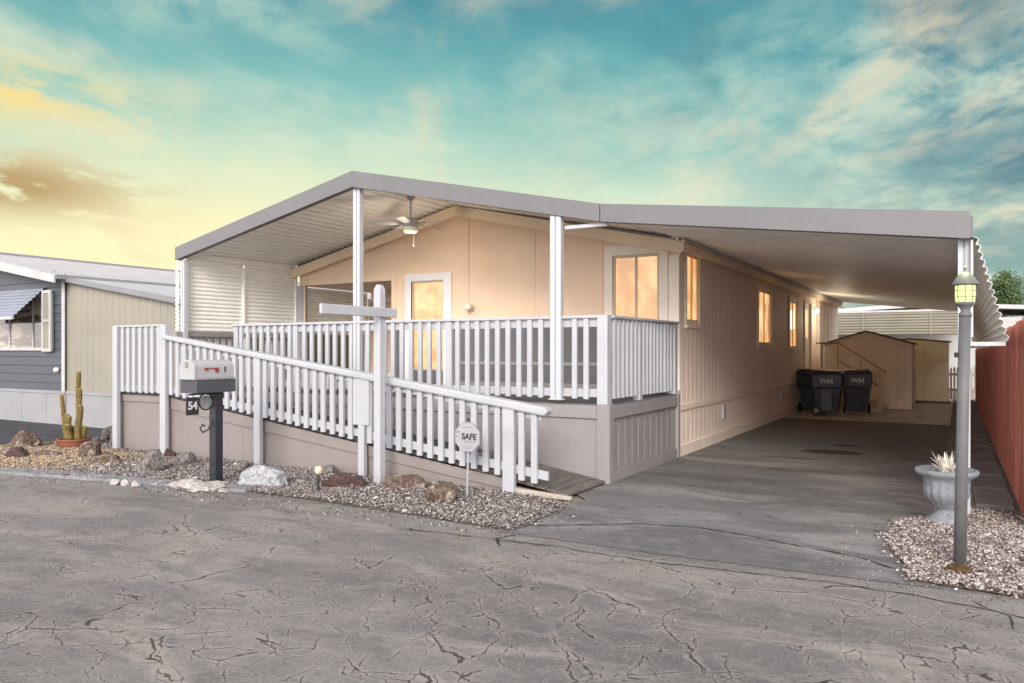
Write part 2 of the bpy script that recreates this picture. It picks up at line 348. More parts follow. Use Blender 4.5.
# ------------------------------------------------------------------ mesh builder
class MB:
    def __init__(s): s.v = []; s.f = []
    def add(s, vs, fs):
        o = len(s.v); s.v += [tuple(p) for p in vs]; s.f += [tuple(i+o for i in f) for f in fs]; return s
    def box(s, x0, x1, y0, y1, z0, z1):
        x0, x1 = min(x0,x1), max(x0,x1); y0, y1 = min(y0,y1), max(y0,y1); z0, z1 = min(z0,z1), max(z0,z1)
        return s.add([(x0,y0,z0),(x1,y0,z0),(x1,y1,z0),(x0,y1,z0),(x0,y0,z1),(x1,y0,z1),(x1,y1,z1),(x0,y1,z1)],
              [(0,3,2,1),(4,5,6,7),(0,1,5,4),(1,2,6,5),(2,3,7,6),(3,0,4,7)])
    def hexa(s, b, t):           # bottom quad, top quad (counter-clockwise seen from above)
        return s.add(list(b)+list(t), [(0,3,2,1),(4,5,6,7),(0,1,5,4),(1,2,6,5),(2,3,7,6),(3,0,4,7)])
    def prism(s, pts, axis, a, b):   # polygon (2D) extruded along axis
        def P(p, t):
            return {'X': (t, p[0], p[1]), 'Y': (p[0], t, p[1]), 'Z': (p[0], p[1], t)}[axis]
        n = len(pts)
        vs = [P(p, a) for p in pts] + [P(p, b) for p in pts]
        fs = [tuple(range(n)), tuple(range(2*n-1, n-1, -1))] + [(i, (i+1) % n+0, (i+1) % n+n, i+n)[::-1] for i in range(n)]
        return s.add(vs, fs)
    def tube(s, pts, r, seg=10, cap=True):
        pts = [Vector(p) for p in pts]; rr = r if hasattr(r, '__len__') else [r]*len(pts)
        o = len(s.v); up = None
        for i, p in enumerate(pts):
            d = (pts[min(i+1, len(pts)-1)]-pts[max(i-1, 0)]).normalized()
            if up is None: up = d.orthogonal().normalized()
            up = (up - d*up.dot(d))
            if up.length < 1e-5: up = d.orthogonal()
            up.normalize(); q = d.cross(up)
            for k in range(seg):
                a = 2*math.pi*k/seg
                s.v.append(tuple(p+(up*math.cos(a)+q*math.sin(a))*rr[i]))
        for i in range(len(pts)-1):
            for k in range(seg):
                a = o+i*seg+k; b = o+i*seg+(k+1) % seg
                s.f.append((a, b, b+seg, a+seg))
        if cap:
            s.f.append(tuple(o+k for k in range(seg))[::-1]); e = o+(len(pts)-1)*seg
            s.f.append(tuple(e+k for k in range(seg)))
        return s
    def lathe(s, prof, c=(0,0,0), seg=24, flute=0., nfl=16, frange=None):
        o = len(s.v)
        for r, z in prof:
            for k in range(seg):
                a = 2*math.pi*k/seg; q = r
                if flute and frange[0] <= z <= frange[1]: q = r*(1-flute*(.5+.5*math.cos(a*nfl)))
                s.v.append((c[0]+q*math.cos(a), c[1]+q*math.sin(a), c[2]+z))
        for i in range(len(prof)-1):
            for k in range(seg):
                a = o+i*seg+k; b = o+i*seg+(k+1) % seg
                s.f.append((a, b, b+seg, a+seg))
        s.f.append(tuple(o+k for k in range(seg))[::-1]); e = o+(len(prof)-1)*seg
        s.f.append(tuple(e+k for k in range(seg)))
        return s

ORG = {}
def empty(name, label, cat, loc=(0,0,0), group=None):
    o = bpy.data.objects.new(name, None); COL.objects.link(o); o.location = loc; o.empty_display_size = .2
    o['label'] = label; o['category'] = cat
    if group: o['group'] = group
    ORG[o.name] = Vector(loc); return o
def link_mesh(name, me, material, parent=None, loc=None, label=None, cat=None, group=None, kind=None, smooth=False, bevel=0, solid=0):
    o = bpy.data.objects.new(name, me); COL.objects.link(o)
    if material: me.materials.append(material)
    if parent is not None: o.parent = parent; ORG[o.name] = ORG[parent.name]
    if loc is not None: o.location = loc; ORG[o.name] = Vector(loc)
    if label: o['label'] = label
    if cat: o['category'] = cat
    if group: o['group'] = group
    if kind: o['kind'] = kind
    if smooth:
        me.polygons.foreach_set('use_smooth', [True]*len(me.polygons))
    if solid:
        q = o.modifiers.new('solid', 'SOLIDIFY'); q.thickness = solid; q.offset = 0
    if bevel:
        q = o.modifiers.new('bevel', 'BEVEL'); q.width = bevel; q.segments = 2; q.limit_method = 'ANGLE'; q.angle_limit = rad(40)
    return o
def build(name, mb, material, parent=None, **kw):
    """verts are world coordinates; made relative to the parent's origin (or the mesh's own base centre)"""
    v = np.array(mb.v, float)
    if parent is not None: off = ORG[parent.name]
    elif kw.get('loc') is not None: off = Vector(kw['loc'])
    else:
        off = Vector(((v[:,0].min()+v[:,0].max())/2, (v[:,1].min()+v[:,1].max())/2, v[:,2].min()))
        if kw.get('kind') == 'structure': off = Vector((0,0,0))
        kw['loc'] = tuple(off)
    if parent is not None: kw.pop('loc', None)
    me = bpy.data.meshes.new(name)
    me.from_pydata([tuple(p) for p in (v-np.array(off))], [], mb.f); me.update()
    bm = bmesh.new(); bm.from_mesh(me); bmesh.ops.recalc_face_normals(bm, faces=bm.faces); bm.to_mesh(me); bm.free()
    return link_mesh(name, me, material, parent, **kw)
def copy_part(o, parent, dloc):
    dloc = (dloc[0]+random.uniform(-.004,.004), dloc[1]+random.uniform(-.0015,.0015), dloc[2]+random.uniform(-.004,.001)); c = o.copy(); COL.objects.link(c); c.parent = parent; c.location = Vector(o.location)+Vector(dloc); ORG[c.name] = ORG[parent.name]; return c

def poly_sheet(pts, z, thick=None):
    mb = MB()
    if thick: return mb.prism(pts, 'Z', z-thick, z)
    return mb.add([(x, y, z) for x, y in pts], [tuple(range(len(pts)))])

def wall_grid(mb, origin, udir, L, z0, ztop, holes, normal, gw=.012, gd=.010, grooves=(), zlines=()):
    """wall with window holes and real vertical grooves; ztop is a number or a function of u"""
    us = {0., L}
    dep = {}
    for g in grooves:
        for q, d in ((g-gw, 0), (g-gw*.4, gd), (g+gw*.4, gd), (g+gw, 0)):
            if 0 < q < L: us.add(round(q, 4)); dep[round(q, 4)] = d
    for h in holes: us.add(round(h[0], 4)); us.add(round(h[1], 4))
    if callable(ztop): us.add(round(L/2, 4))
    us = sorted(us)
    zs = {z0, 'top'}
    zz = sorted({z0} | {h[2] for h in holes} | {h[3] for h in holes} | set(zlines))
    o = len(mb.v); nz = len(zz)+1
    for u in us:
        d = dep.get(u, 0.)
        if any(abs(u-h[0]) < 1e-4 or abs(u-h[1]) < 1e-4 for h in holes): d = 0.
        top = ztop(u) if callable(ztop) else ztop
        for z in zz+[top]:
            mb.v.append((origin[0]+udir[0]*u-normal[0]*d, origin[1]+udir[1]*u-normal[1]*d, z))
    for i in range(len(us)-1):
        um = (us[i]+us[i+1])/2
        for j in range(nz-1):
            za = zz[j]; zb = zz[j+1] if j+1 < len(zz) else za+.01
            zm = (za+zb)/2
            if any(h[0] < um < h[1] and h[2] < zm < h[3] for h in holes): continue
            a = o+i*nz+j
            mb.f.append((a, a+nz, a+nz+1, a+1))
    return mb

def corrugate(p0, rib, span, nrm, L, Wd, pitch, depth, profile='trap', mb=None):
    """sheet whose ribs run along 'rib' (length L), pattern repeats along 'span' (width Wd)"""
    mb = mb or MB(); p0 = Vector(p0); rib = Vector(rib).normalized(); span = Vector(span).normalized(); nrm = Vector(nrm).normalized()
    n = max(1, int(round(Wd/pitch))); pit = Wd/n
    prof = {'trap': [(0,0),(.55,0),(.62,1),(.90,1),(.97,0)], 'saw': [(0,0),(.25,.8),(.55,1),(.92,.25)], 'wave': [(0,0),(.25,.7),(.5,1),(.75,.7)]}[profile]
    o = len(mb.v); cnt = 0
    for i in range(n):
        for a, d in prof:
            q = p0+span*((i+a)*pit)+nrm*(d*depth); mb.v.append(tuple(q)); mb.v.append(tuple(q+rib*L)); cnt += 1
    q = p0+span*Wd; mb.v.append(tuple(q)); mb.v.append(tuple(q+rib*L)); cnt += 1
    for i in range(cnt-1):
        a = o+2*i; mb.f.append((a, a+1, a+3, a+2))
    return mb

def text_part(s, size, material, parent, loc, rot, name='lettering', extrude=.001, bold=False, sx=1.):
    cu = bpy.data.curves.new('t', 'FONT'); cu.body = s; cu.size = size; cu.extrude = extrude
    cu.align_x = 'CENTER'; cu.align_y = 'CENTER'
    if bold: cu.offset = size*.035
    to = bpy.data.objects.new('t', cu)
    me = bpy.data.meshes.new_from_object(to)
    me.transform(Matrix.Diagonal((sx,1,1,1)))
    bpy.data.objects.remove(to)
    o = link_mesh(name, me, material, parent)
    o.location = Vector(loc)-ORG[parent.name]; o.rotation_euler = rot
    return o

# ------------------------------------------------------------------ the ground
def structure(name, mb, m, **kw): return build(name, mb, m, kind='structure', **kw)
structure('ground', poly_sheet([(-400,-400),(400,-400),(400,600),(-400,600)], -.02), M['earth'])
edge = [(-14,-3.62),(-10.5,-3.40),(-8.2,-3.12),(-6.46,-2.93),(-4.8,-2.60),(-3.8,-2.42),(-3.0,-2.26),(-2.0,-2.25),(-1.0,-2.29),(-.3,-2.33),(.20,-2.36)]
street = [(-60,-60),(60,-60),(60,-2.5),(5.5,-2.12),(3.7,-2.0),(3.0,-1.95),(1.5,-2.20)] + [(x, y+.25) for x, y in edge[::-1]] + [(-60,-6.5)]
structure('street', poly_sheet(street, -.004), M['street'])
drive = [(.10,-2.42),(1.5,-2.42),(3.2,-2.30),(3.10,-2.05),(2.96,-1.55),(2.90,-.9),(2.92,-.42),(3.12,-.1),(3.12,9.25),(0.0,9.25),(0.0,.02),(-.30,-.02),(-.30,-.4),(.16,-.9),(.10,-1.2)]
structure('driveway', poly_sheet(drive, 0.0), M['drive'])
structure('concrete_pad', poly_sheet([(0.0,9.25),(3.12,9.25),(3.12,18.2),(0.0,18.2)], .006), M['concrete'])
structure('neighbour_driveway', poly_sheet([(-60,-6.4),(-14,-3.64),(-9.6,-3.34),(-9.15,-2.6),(-8.95,-1.6),(-8.8,-.35),(-7.6,-.25),(-7.6,12),(-60,12)], .002), M['ndrive'])
bed_l = edge[2:] + [(.22,-2.0),(.12,-1.22),(-.7,-1.02),(-7.40,-.98),(-7.42,.1),(-8.6,.1),(-8.8,-.35),(-8.95,-1.6),(-9.1,-2.6),(-9.2,-3.2)]
structure('gravel_bed_soil', poly_sheet(bed_l, .004), M['soil'])
bed_r = [(3.0,-2.22),(2.98,-1.9),(2.84,-1.40),(2.80,-.9),(2.84,-.45),(3.12,-.12),(3.12,.35),(3.80,.35),(8,.3),(8,-2.5),(5.5,-2.42),(3.7,-2.28)]
structure('side_bed_soil', poly_sheet(bed_r, .008), M['soil'])
# kerb strip of rough concrete along the left bed
mb = MB()
kp = edge[1:7]
for i in range(len(kp)-1):
    (xa, ya), (xb, yb) = kp[i], kp[i+1]
    w0 = .16 if i < 3 else .12
    mb.hexa([(xa,ya-.05,-.01),(xb,yb-.05,-.01),(xb,yb+w0,-.01),(xa,ya+w0,-.01)], [(xa,ya-.04,.030),(xb,yb-.04,.026),(xb,yb+w0-.01,.036),(xa,ya+w0-.01,.040)])
structure('kerb', mb, M['kerb'])

def crack_strip(pts, wd, z, seed, name='pavement_crack'):
    r = random.Random(seed); P = []
    for i in range(len(pts)-1):
        a, b = Vector(pts[i]), Vector(pts[i+1]); n = max(2, int((b-a).length/.06))
        for k in range(n): P.append(a.lerp(b, k/n))
    P.append(Vector(pts[-1])); mb = MB()
    off = 0
    for i, p in enumerate(P):
        d = (P[min(i+1, len(P)-1)]-P[max(i-1, 0)]).normalized(); nn = Vector((-d.y, d.x))
        off = off*.8+r.uniform(-.012, .012); q = p+nn*off; h = wd*r.uniform(.25, 1.1)*(.3 if i in (0, len(P)-1) else 1)
        mb.v += [(q.x+nn.x*h, q.y+nn.y*h, z), (q.x-nn.x*h, q.y-nn.y*h, z)]
    for i in range(len(P)-1): mb.f.append((2*i, 2*i+1, 2*i+3, 2*i+2))
    structure(name, mb, M['seam'])
import sys
def G(x, y):         # image measurement -> metres on the ground, used for the traced cracks
    dx = (x-512)/760; dz = (350-y)/760
    r = Vector((-math.sin(TH)+math.cos(TH)*dx, math.cos(TH)+math.sin(TH)*dx, dz)); s = -1.45/dz
    return (3.287+(-math.sin(TH)+math.cos(TH)*dx)*(1.45/-dz), -7.605+(math.cos(TH)+math.sin(TH)*dx)*(1.45/-dz))
crack_strip([(.12,-2.16),(.48,-1.98),(1.0,-1.62),(1.45,-1.50),(1.88,-1.60),(2.30,-1.70),(2.72,-1.83),(2.92,-1.98)], .011, .0045, 3)
crack_strip([(-.6,-2.75),(.1,-2.66),(.75,-2.60),(1.35,-2.63),(1.9,-2.57),(2.6,-2.50),(3.1,-2.52),(3.7,-2.68)], .008, .0008, 5)
crack_strip([(.30,-2.40),(.22,-2.62),(.36,-2.80)], .012, .0009, 6)
crack_strip([(3.35,-2.45),(3.52,-2.66),(3.55,-2.90)], .006, .0009, 8)

# ------------------------------------------------------------------ gravel (real stones)
ICO = None
def ico():
    bm = bmesh.new(); bmesh.ops.create_icosphere(bm, subdivisions=1, radius=1)
    v = np.array([x.co[:] for x in bm.verts]); f = np.array([[q.index for q in p.verts] for p in bm.faces]); bm.free(); return v, f
IV, IF = ico()
def inside(P, poly):
    x, y = P[:,0], P[:,1]; c = np.zeros(len(P), bool); n = len(poly)
    for i in range(n):
        x1, y1 = poly[i]; x2, y2 = poly[(i+1) % n]
        if y1 == y2: continue
        k = ((y1 > y) != (y2 > y)) & (x < (x2-x1)*(y-y1)/(y2-y1)+x1); c ^= k
    return c
def stones(name, poly, n, smin, smax, material, z=.012, pile=.02, mask=None, label=None):
    xs = [p[0] for p in poly]; ys = [p[1] for p in poly]
    P = np.stack([RNG.uniform(min(xs), max(xs), n*4), RNG.uniform(min(ys), max(ys), n*4)], 1)
    P = P[inside(P, poly)]
    if mask is not None: P = P[mask(P)]
    P = P[:n]; n = len(P); P = P+RNG.normal(0, .045, P.shape)*(RNG.random((n,1)) < .35)
    s = RNG.uniform(smin, smax, (n, 1, 1))*np.stack([RNG.uniform(.7,1.3,n), RNG.uniform(.7,1.3,n), RNG.uniform(.45,.8,n)], 1)[:, None, :]
    V = IV[None]*(1+RNG.uniform(-.22,.22,(n, len(IV), 1)))*s
    a = RNG.uniform(0, 2*np.pi, n); ca, sa = np.cos(a)[:,None], np.sin(a)[:,None]
    t = RNG.uniform(-.6, .6, n); ct, st = np.cos(t)[:,None], np.sin(t)[:,None]
    x, y, q = V[...,0], V[...,1], V[...,2]
    y, q = y*ct-q*st, y*st+q*ct
    x, y = x*ca-y*sa, x*sa+y*ca
    zz = z+RNG.uniform(0, pile, n)+smin*.3
    V = np.stack([x+P[:,0,None], y+P[:,1,None], q+zz[:,None]], -1).reshape(-1, 3)
    Fc = (IF[None]+(np.arange(n)*len(IV))[:,None,None]).reshape(-1, 3)
    me = bpy.data.meshes.new(name); me.vertices.add(len(V)); me.vertices.foreach_set('co', V.ravel())
    me.loops.add(len(Fc)*3); me.loops.foreach_set('vertex_index', Fc.ravel().astype(np.int32))
    me.polygons.add(len(Fc)); me.polygons.foreach_set('loop_start', np.arange(len(Fc), dtype=np.int32)*3)
    me.polygons.foreach_set('loop_total', np.full(len(Fc), 3, np.int32)); me.update(calc_edges=True)
    return link_mesh(name, me, material, None, (0,0,0), label=label, cat='gravel', kind='stuff')
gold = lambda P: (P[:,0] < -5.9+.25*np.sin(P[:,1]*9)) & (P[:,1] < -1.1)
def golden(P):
    k = .8*np.clip((-5.6-P[:,0])/1.3, 0, 1); return RNG.random(len(P)) < k*np.clip((-.7-P[:,1])/.8, .15, 1)  # golden stones get denser towards the left end
stones('gravel', bed_l, 52000, .006, .0135, M['gravel'], label='grey and brown crushed gravel in the bed before the ramp', mask=lambda P: ~golden(P) | (P[:,0] > -5.3))
gl = [p for p in bed_l]
stones('golden_gravel', [(-9.2,-3.2),(-8.2,-3.05),(-6.46,-2.86),(-5.0,-2.58),(-5.0,-1.1),(-8.9,-1.2)], 15000, .006, .0135, M['gravel3'], z=.018, label='golden gravel at the left end of the bed', mask=golden)
stones('pale_gravel', bed_r, 30000, .006, .013, M['gravel2'], label='pale pinkish gravel around the lamp post', mask=lambda P: P[:,0] < 4.6)
stones('mixed_stones', bed_l, 330, .018, .045, M['gravel'], z=.012, pile=.01, label='larger mixed stones lying among the crushed gravel')
stones('mixed_pale_stones', bed_r, 90, .016, .035, M['gravel2'], z=.012, pile=.01, label='larger pale stones among the gravel by the lamp post', mask=lambda P: P[:,0] < 4.6)
stones('loose_gravel', [(-8,-3.4),(-4,-2.8),(.4,-2.62),(.45,-1.4),(.1,-1.4),(.1,-2.2),(-4,-2.4),(-8,-2.9)], 700, .005, .012, M['gravel'], z=-.003, pile=.002, label='scattered loose pebbles along the street edge')
stones('loose_pale_gravel', [(2.55,-2.4),(4.4,-2.6),(4.4,-2.2),(3.0,-2.1),(2.7,-1.3),(2.75,-.3),(2.55,-.3),(2.5,-1.3)], 170, .004, .008, M['gravel'], z=-.002, pile=.002, label='scattered loose pale pebbles at the driveway edge')

ml = MB(); rl = random.Random(77)
for i in range(520):
    if rl.random() < .7: x, y = rl.uniform(-9, .6), -1.0-abs(rl.gauss(0, .9))
    else: x, y = rl.uniform(.05, 3.6), rl.choice((rl.uniform(-2.5, 0), rl.uniform(0, 8)))
    if -7.4 < x < 0 and y > -1.0: continue
    a = rl.uniform(0, 6.28); L_ = rl.uniform(.010, .026); w_ = L_*rl.uniform(.3, .5); c, s_ = math.cos(a), math.sin(a); z = .034 if y > -2.3 and x < 0 else .006
    if x > 2.9: z = .034
    ml.add([(x-L_*c, y-L_*s_, z), (x+w_*s_, y-w_*c, z+rl.uniform(.002,.010)), (x+L_*c, y+L_*s_, z+.002), (x-w_*s_, y+w_*c, z+rl.uniform(.001,.006))], [(0,1,2,3)])
build('leaf_litter', ml, M['litter'], None, loc=(0,0,0), label='small dry brown leaves scattered over gravel and paving', cat='leaves', kind='stuff')

# ------------------------------------------------------------------ the mobile home
H = empty('mobile_home', 'long peach and beige mobile home with glowing window panels behind the porch and beside the carport', 'house', (-3.6, 2.4, 0))
YF, YB, XL, XR = 2.4, 18.05, -7.12, 0.0
RYW = 4.38
ztop = lambda u: 2.85+.84*(1-abs(u-3.56)/3.56)
# front wall: u from XL (0) to XR (7.12); recess at the left
mb = wall_grid(MB(), (XL,YF), (1,0), 7.12, .80, ztop,
     [(0.14, 2.16, .80, 2.62), (2.48, 3.36, .86, 2.62), (6.17, 6.86, 1.55, 2.78)], (0,-1), .012, .008, [2.42+.001, 3.70, 4.92, 6.02])
build('front_wall', mb, M['peach'], H)
hw = [(7.10-2.4, 8.20-2.4, 1.56, 2.60), (10.15-2.4, 11.05-2.4, 1.50, 2.56), (12.05-2.4, 12.95-2.4, .92, 2.62), (2.72-2.4, 3.30-2.4, 1.84, 2.80)]
gro = [g+RNG.uniform(-.01,.01) for g in np.arange(.15, YB-YF, .2032)]
mb = wall_grid(MB(), (XR,YF), (0,1), YB-YF, .70, 2.90, hw, (1,0), .008, .0035, gro)
build('side_wall', mb, M['side'], H)
mb = wall_grid(MB(), (XR-.004,YF+.02), (0,1), YB-YF-.02, 0., .66, [], (1,0), .008, .0035, [g-.02 for g in gro])
build('skirting', mb, M['side'], H, label='lower beige skirting with vertical grooves')
mb = MB().box(XR-.01, XR+.022, YF+.02, YB, .625, .705); build('belt_trim', mb, M['side_trim'], H, bevel=.004)
mb = MB().box(XR-.01, XR+.016, YF+.02, YB, -.01, .15); build('base_trim', mb, M['side_trim'], H, bevel=.004)
mb = MB().box(XL, XL+.02, RYW, YB, 0, 2.9).box(XL, XR-.02, YB-.02, YB, 0, 2.9)
build('rear_wall', mb, M['side'], H)
# roof
mb = MB()
for sgn in (-1, 1):
    xo = -3.56+sgn*3.70; pts = [(-3.56, 3.70), (xo, 2.87), (xo, 2.93), (-3.56, 3.765)]
    mb.prism(pts, 'Y', YF-.02, YB+.05)
build('roof', mb, M['house_roof'], H)
mb = MB()
for sgn in (-1, 1):
    xo = -3.56+sgn*3.66; pts = [(-3.56, 3.56), (xo, 2.735), (xo, 2.90), (-3.56, 3.725)]
    mb.prism(pts, 'Y', YF-.16, YF-.115)
build('barge_board', mb, M['barge'], H, bevel=.004)
mb = MB()
for sgn in (-1, 1):
    xo = -3.56+sgn*3.64; pts = [(-3.56, 3.68), (xo, 2.855), (xo, 2.875), (-3.56, 3.70)]
    mb.prism(pts, 'Y', YF-.115, YF+.0)
build('soffit', mb, M['barge'], H)
mb = MB().box(XR-.01, XR+.10, YF-.10, YB, 2.80, 2.90).box(XR+.10, XR+.13, YF-.16, YB, 2.76, 2.93)
build('eave_trim', mb, M['barge'], H, bevel=.004)
mb = MB().box(XR-.13, XR+.018, YF-.02, YF-.001, .9, 2.74).box(XR+.001, XR+.02, YF-.001, YF+.10, .9, 2.80)
build('corner_board', mb, M['wintrim'], H, bevel=.003)
# added grey panel where the wall's painted warm glow stops
mb = MB().box(-4.55-.4+.001, -4.74, YF-.012, YF-.001, .85, 1.80).box(-3.64, XR-.13, YF-.012, YF-.001, .85, 1.80)
build('unwarmed_wall_panel', mb, M['dark_panel'], H, label='dark grey lower wall panel behind the porch railing')
mb = MB().box(-3.64, XR-.13, YF-.03, YF-.012, 1.22, 1.27).box(-3.64, XR-.13, YF-.03, YF-.012, .86, .96)
build('lower_wall_rail', mb, M['skirt'], H, bevel=.003)
# batten
build('centre_batten', MB().box(-3.435, -3.395, YF-.016, YF-.001, 1.8, 3.62), M['peach'], H, bevel=.003)
# entry recess
rc = empty('tmp','x','x')
bpy.data.objects.remove(rc)
RX0, RX1, RY = XL+.14, -4.96, 4.35
mb = MB().box(RX1, RX1+.02, YF+.01, RY, .85, 2.66).box(XL, RX1, RY, RY+.03, .85, 2.66)
build('recess_wall', mb, M['peach'], H)
build('recess_ceiling', MB().box(XL, RX1, YF+.01, RY, 2.62, 2.65), M['barge'], H)
build('recess_floor', MB().box(XL, RX1, YF+.001, RY, .80, .846), M['deckfloor'], H)
mb = MB().box(RX0-.02, RX1+.10, YF-.018, YF-.001, 2.62, 2.72).box(RX1+.001, RX1+.10, YF-.018, YF-.001, 1.8, 2.62)
build('recess_trim', mb, M['peach'], H, bevel=.004)
build('recess_post', MB().box(XL-.03, XL+.10, YF-.03, YF+.10, .85, 2.62), M['white'], H, bevel=.004)

def flat_window(name, parent, axis, c, u0, u1, z0, z1, trim, frame=.035, mull=True, out=1, glow=None, deep=.02, label=None, trimm='wintrim', sidetrim=None, sill=False):
    """window in a wall whose face is at coordinate c along 'axis' ('Y': faces -Y, 'X': faces +X)"""
    def bx(mb, a0, a1, d0, d1, za, zb):       # d: distance in front of the wall
        if axis == 'Y': mb.box(a0, a1, c-d1, c-d0, za, zb)
        else: mb.box(c+d0, c+d1, a0, a1, za, zb)
    l, r, t, b = trim
    glow = glow or ("warm" if axis == "Y" else "warm3")
    mb = MB()
    bx(mb, u0-l, u0, .002, .028, z0-b, z1+t); bx(mb, u1, u1+r, .002, .028, z0-b, z1+t)
    if t: bx(mb, u0, u1, .002, .026, z1, z1+t)
    if b: bx(mb, u0, u1, .002, .026, z0-b, z0)
    if sill: bx(mb, u0-l-.02, u1+r+.02, .002, .06, z0-b-.03, z0-b)
    wv = build(name, mb, M[trimm], parent, bevel=.003, label=label)
    mb = MB(); f = frame
    bx(mb, u0, u0+f, -.022, .006, z0, z1); bx(mb, u1-f, u1, -.022, .006, z0, z1)
    bx(mb, u0+f, u1-f, -.022, .006, z1-f, z1); bx(mb, u0+f, u1-f, -.022, .006, z0, z0+f)
    if mull: um = (u0+u1)/2; bx(mb, um-f*.5, um+f*.5, -.020, .003, z0+f, z1-f)
    build('frame', mb, M['winframe' if axis == 'Y' else 'barge'], wv, bevel=.002)
    mb = MB(); bx(mb, u0+f, u1-f, -.014, -.010, z0+f, z1-f); build('pane', mb, M['glass'], wv)
    # added folded panel, glowing in place of the sky's reflection in the glass
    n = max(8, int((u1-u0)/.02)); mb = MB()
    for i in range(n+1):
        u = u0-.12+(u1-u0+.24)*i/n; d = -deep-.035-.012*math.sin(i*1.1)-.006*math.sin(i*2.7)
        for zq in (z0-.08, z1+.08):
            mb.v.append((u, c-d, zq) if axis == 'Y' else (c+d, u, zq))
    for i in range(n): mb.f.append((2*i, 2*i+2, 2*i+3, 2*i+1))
    build('glow_panel', mb, M[glow], wv, smooth=True)
    return wv
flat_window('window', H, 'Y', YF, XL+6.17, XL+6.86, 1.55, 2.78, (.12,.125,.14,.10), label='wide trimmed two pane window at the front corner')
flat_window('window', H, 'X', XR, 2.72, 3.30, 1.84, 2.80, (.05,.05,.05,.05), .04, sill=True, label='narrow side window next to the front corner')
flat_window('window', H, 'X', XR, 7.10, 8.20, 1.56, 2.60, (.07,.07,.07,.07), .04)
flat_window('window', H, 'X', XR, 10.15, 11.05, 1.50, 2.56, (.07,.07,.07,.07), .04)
fw = [o for o in H.children if o.name.startswith('window') and 'wide trimmed' in o.get('label', '')][0]
mb = MB()
for k in range(19):
    z = 2.70-k*.042; mb.add([(XL+6.21, YF+.018, z), (XL+6.82, YF+.018, z), (XL+6.82, YF+.034, z-.030), (XL+6.21, YF+.034, z-.030)], [(0,1,2,3)])
build('glow_slats', mb, M['warm'], fw, solid=.002)  # added slats that glow with the panel behind them
# front door with tall glowing pane
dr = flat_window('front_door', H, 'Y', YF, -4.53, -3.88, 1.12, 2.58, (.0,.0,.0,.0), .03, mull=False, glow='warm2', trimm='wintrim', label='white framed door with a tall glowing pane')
mb = MB().box(-4.66, -4.53, YF-.035, YF-.001, .86, 2.70).box(-3.88, -3.72, YF-.035, YF-.001, .86, 2.70).box(-4.53, -3.88, YF-.033, YF-.001, 2.58, 2.70)
build('door_frame', mb, M['whitedoor'], dr, bevel=.004)
build('kick_panel', MB().box(-4.53, -3.88, YF-.010, YF-.004, .86, 1.12), M['dark_panel'], dr)
mb = MB().tube([(-3.94,YF-.01,1.9),(-3.94,YF-.05,1.9)], .012).box(-3.99,-3.93,YF-.062,YF-.045,1.885,1.915); build('handle', mb, M['winframe'], dr)
# recess door and sidelight
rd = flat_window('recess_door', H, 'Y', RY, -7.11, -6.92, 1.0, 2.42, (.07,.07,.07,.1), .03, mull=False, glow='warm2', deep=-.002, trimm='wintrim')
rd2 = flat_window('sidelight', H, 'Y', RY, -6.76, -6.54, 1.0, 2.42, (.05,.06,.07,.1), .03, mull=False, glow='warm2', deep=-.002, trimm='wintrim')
# side door at the top of the stairs
sdoor = build('side_door', MB().box(-.05, -.03, 12.05, 12.95, .92, 2.62), M['wintrim'], H, label='cream side door at the top of the stairs')
build('door_frame', MB().box(-.05, .03, 11.98, 12.05, .92, 2.68).box(-.05, .03, 12.95, 13.02, .92, 2.68).box(-.05, .029, 12.05, 12.95, 2.62, 2.68), M['side_trim'], sdoor, bevel=.004)
build('door_pane', MB().box(-.032, -.026, 12.25, 12.75, 1.75, 2.45), M['warm'], sdoor)  # pane itself glows in place of the reflected sunset
build('rear_corner_board', MB().box(.001, .04, 14.1, 14.25, .7, 2.8), M['wintrim'], H, bevel=.003)
flat_window('window', H, 'X', XR+.001, 15.4, 15.9, 1.6, 2.6, (.05,.05,.05,.05), .04, mull=False, label='small rear window above the shed')
# white outlet cover plates
for i, y in enumerate((4.62, 9.25, 12.1)):
    wp = build('outlet_box', MB().box(.001, .035, y-.055, y+.055, .34, .57), M['white'], H, bevel=.004, label='white double outlet box on the skirting')
    build('socket_cover', MB().box(.035, .045, y-.03, y+.03, .47, .53).box(.035, .045, y-.03, y+.03, .38, .44), M['hub'], wp)
# porch light
pl_ = build('porch_light', MB().lathe([(.055,0),(.055,.02),(.03,.035),(.03,.06)], (0,0,0), 14), M['winframe'], H)
pl_.rotation_euler = (rad(90),0,0); pl_.location = Vector((-3.34, YF-.001, 2.12))-ORG[H.name]
gb = build('glass_globe', MB().lathe([(.01,.06),(.045,.07),(.06,.11),(.045,.15),(.01,.162)], (0,0,0), 14), M['wintrim'], H, smooth=True)
gb.parent = pl_
gb.location = (0,0,0); gb.data.transform(Matrix.Translation(ORG[H.name])); pl_.data.transform(Matrix.Translation(ORG[H.name]))
# wall lamp by the side door
wl = build('wall_lamp', MB().box(.001,.03,13.45,13.55,2.40,2.55), M['lamp_head'], H)
build('bulb', MB().lathe([(.01,2.40),(.045,2.43),(.05,2.47),(.03,2.52)], (.07,13.5,0), 12), M['bulb'], wl, smooth=True)
ld = bpy.data.lights.new('wall_lamp_light', 'POINT'); ld.energy = 13; ld.color = (1,.88,.66); ld.shadow_soft_size = .25
lo = bpy.data.objects.new('wall_lamp_light', ld); COL.objects.link(lo); lo.location = (.55, 13.5, 2.25)

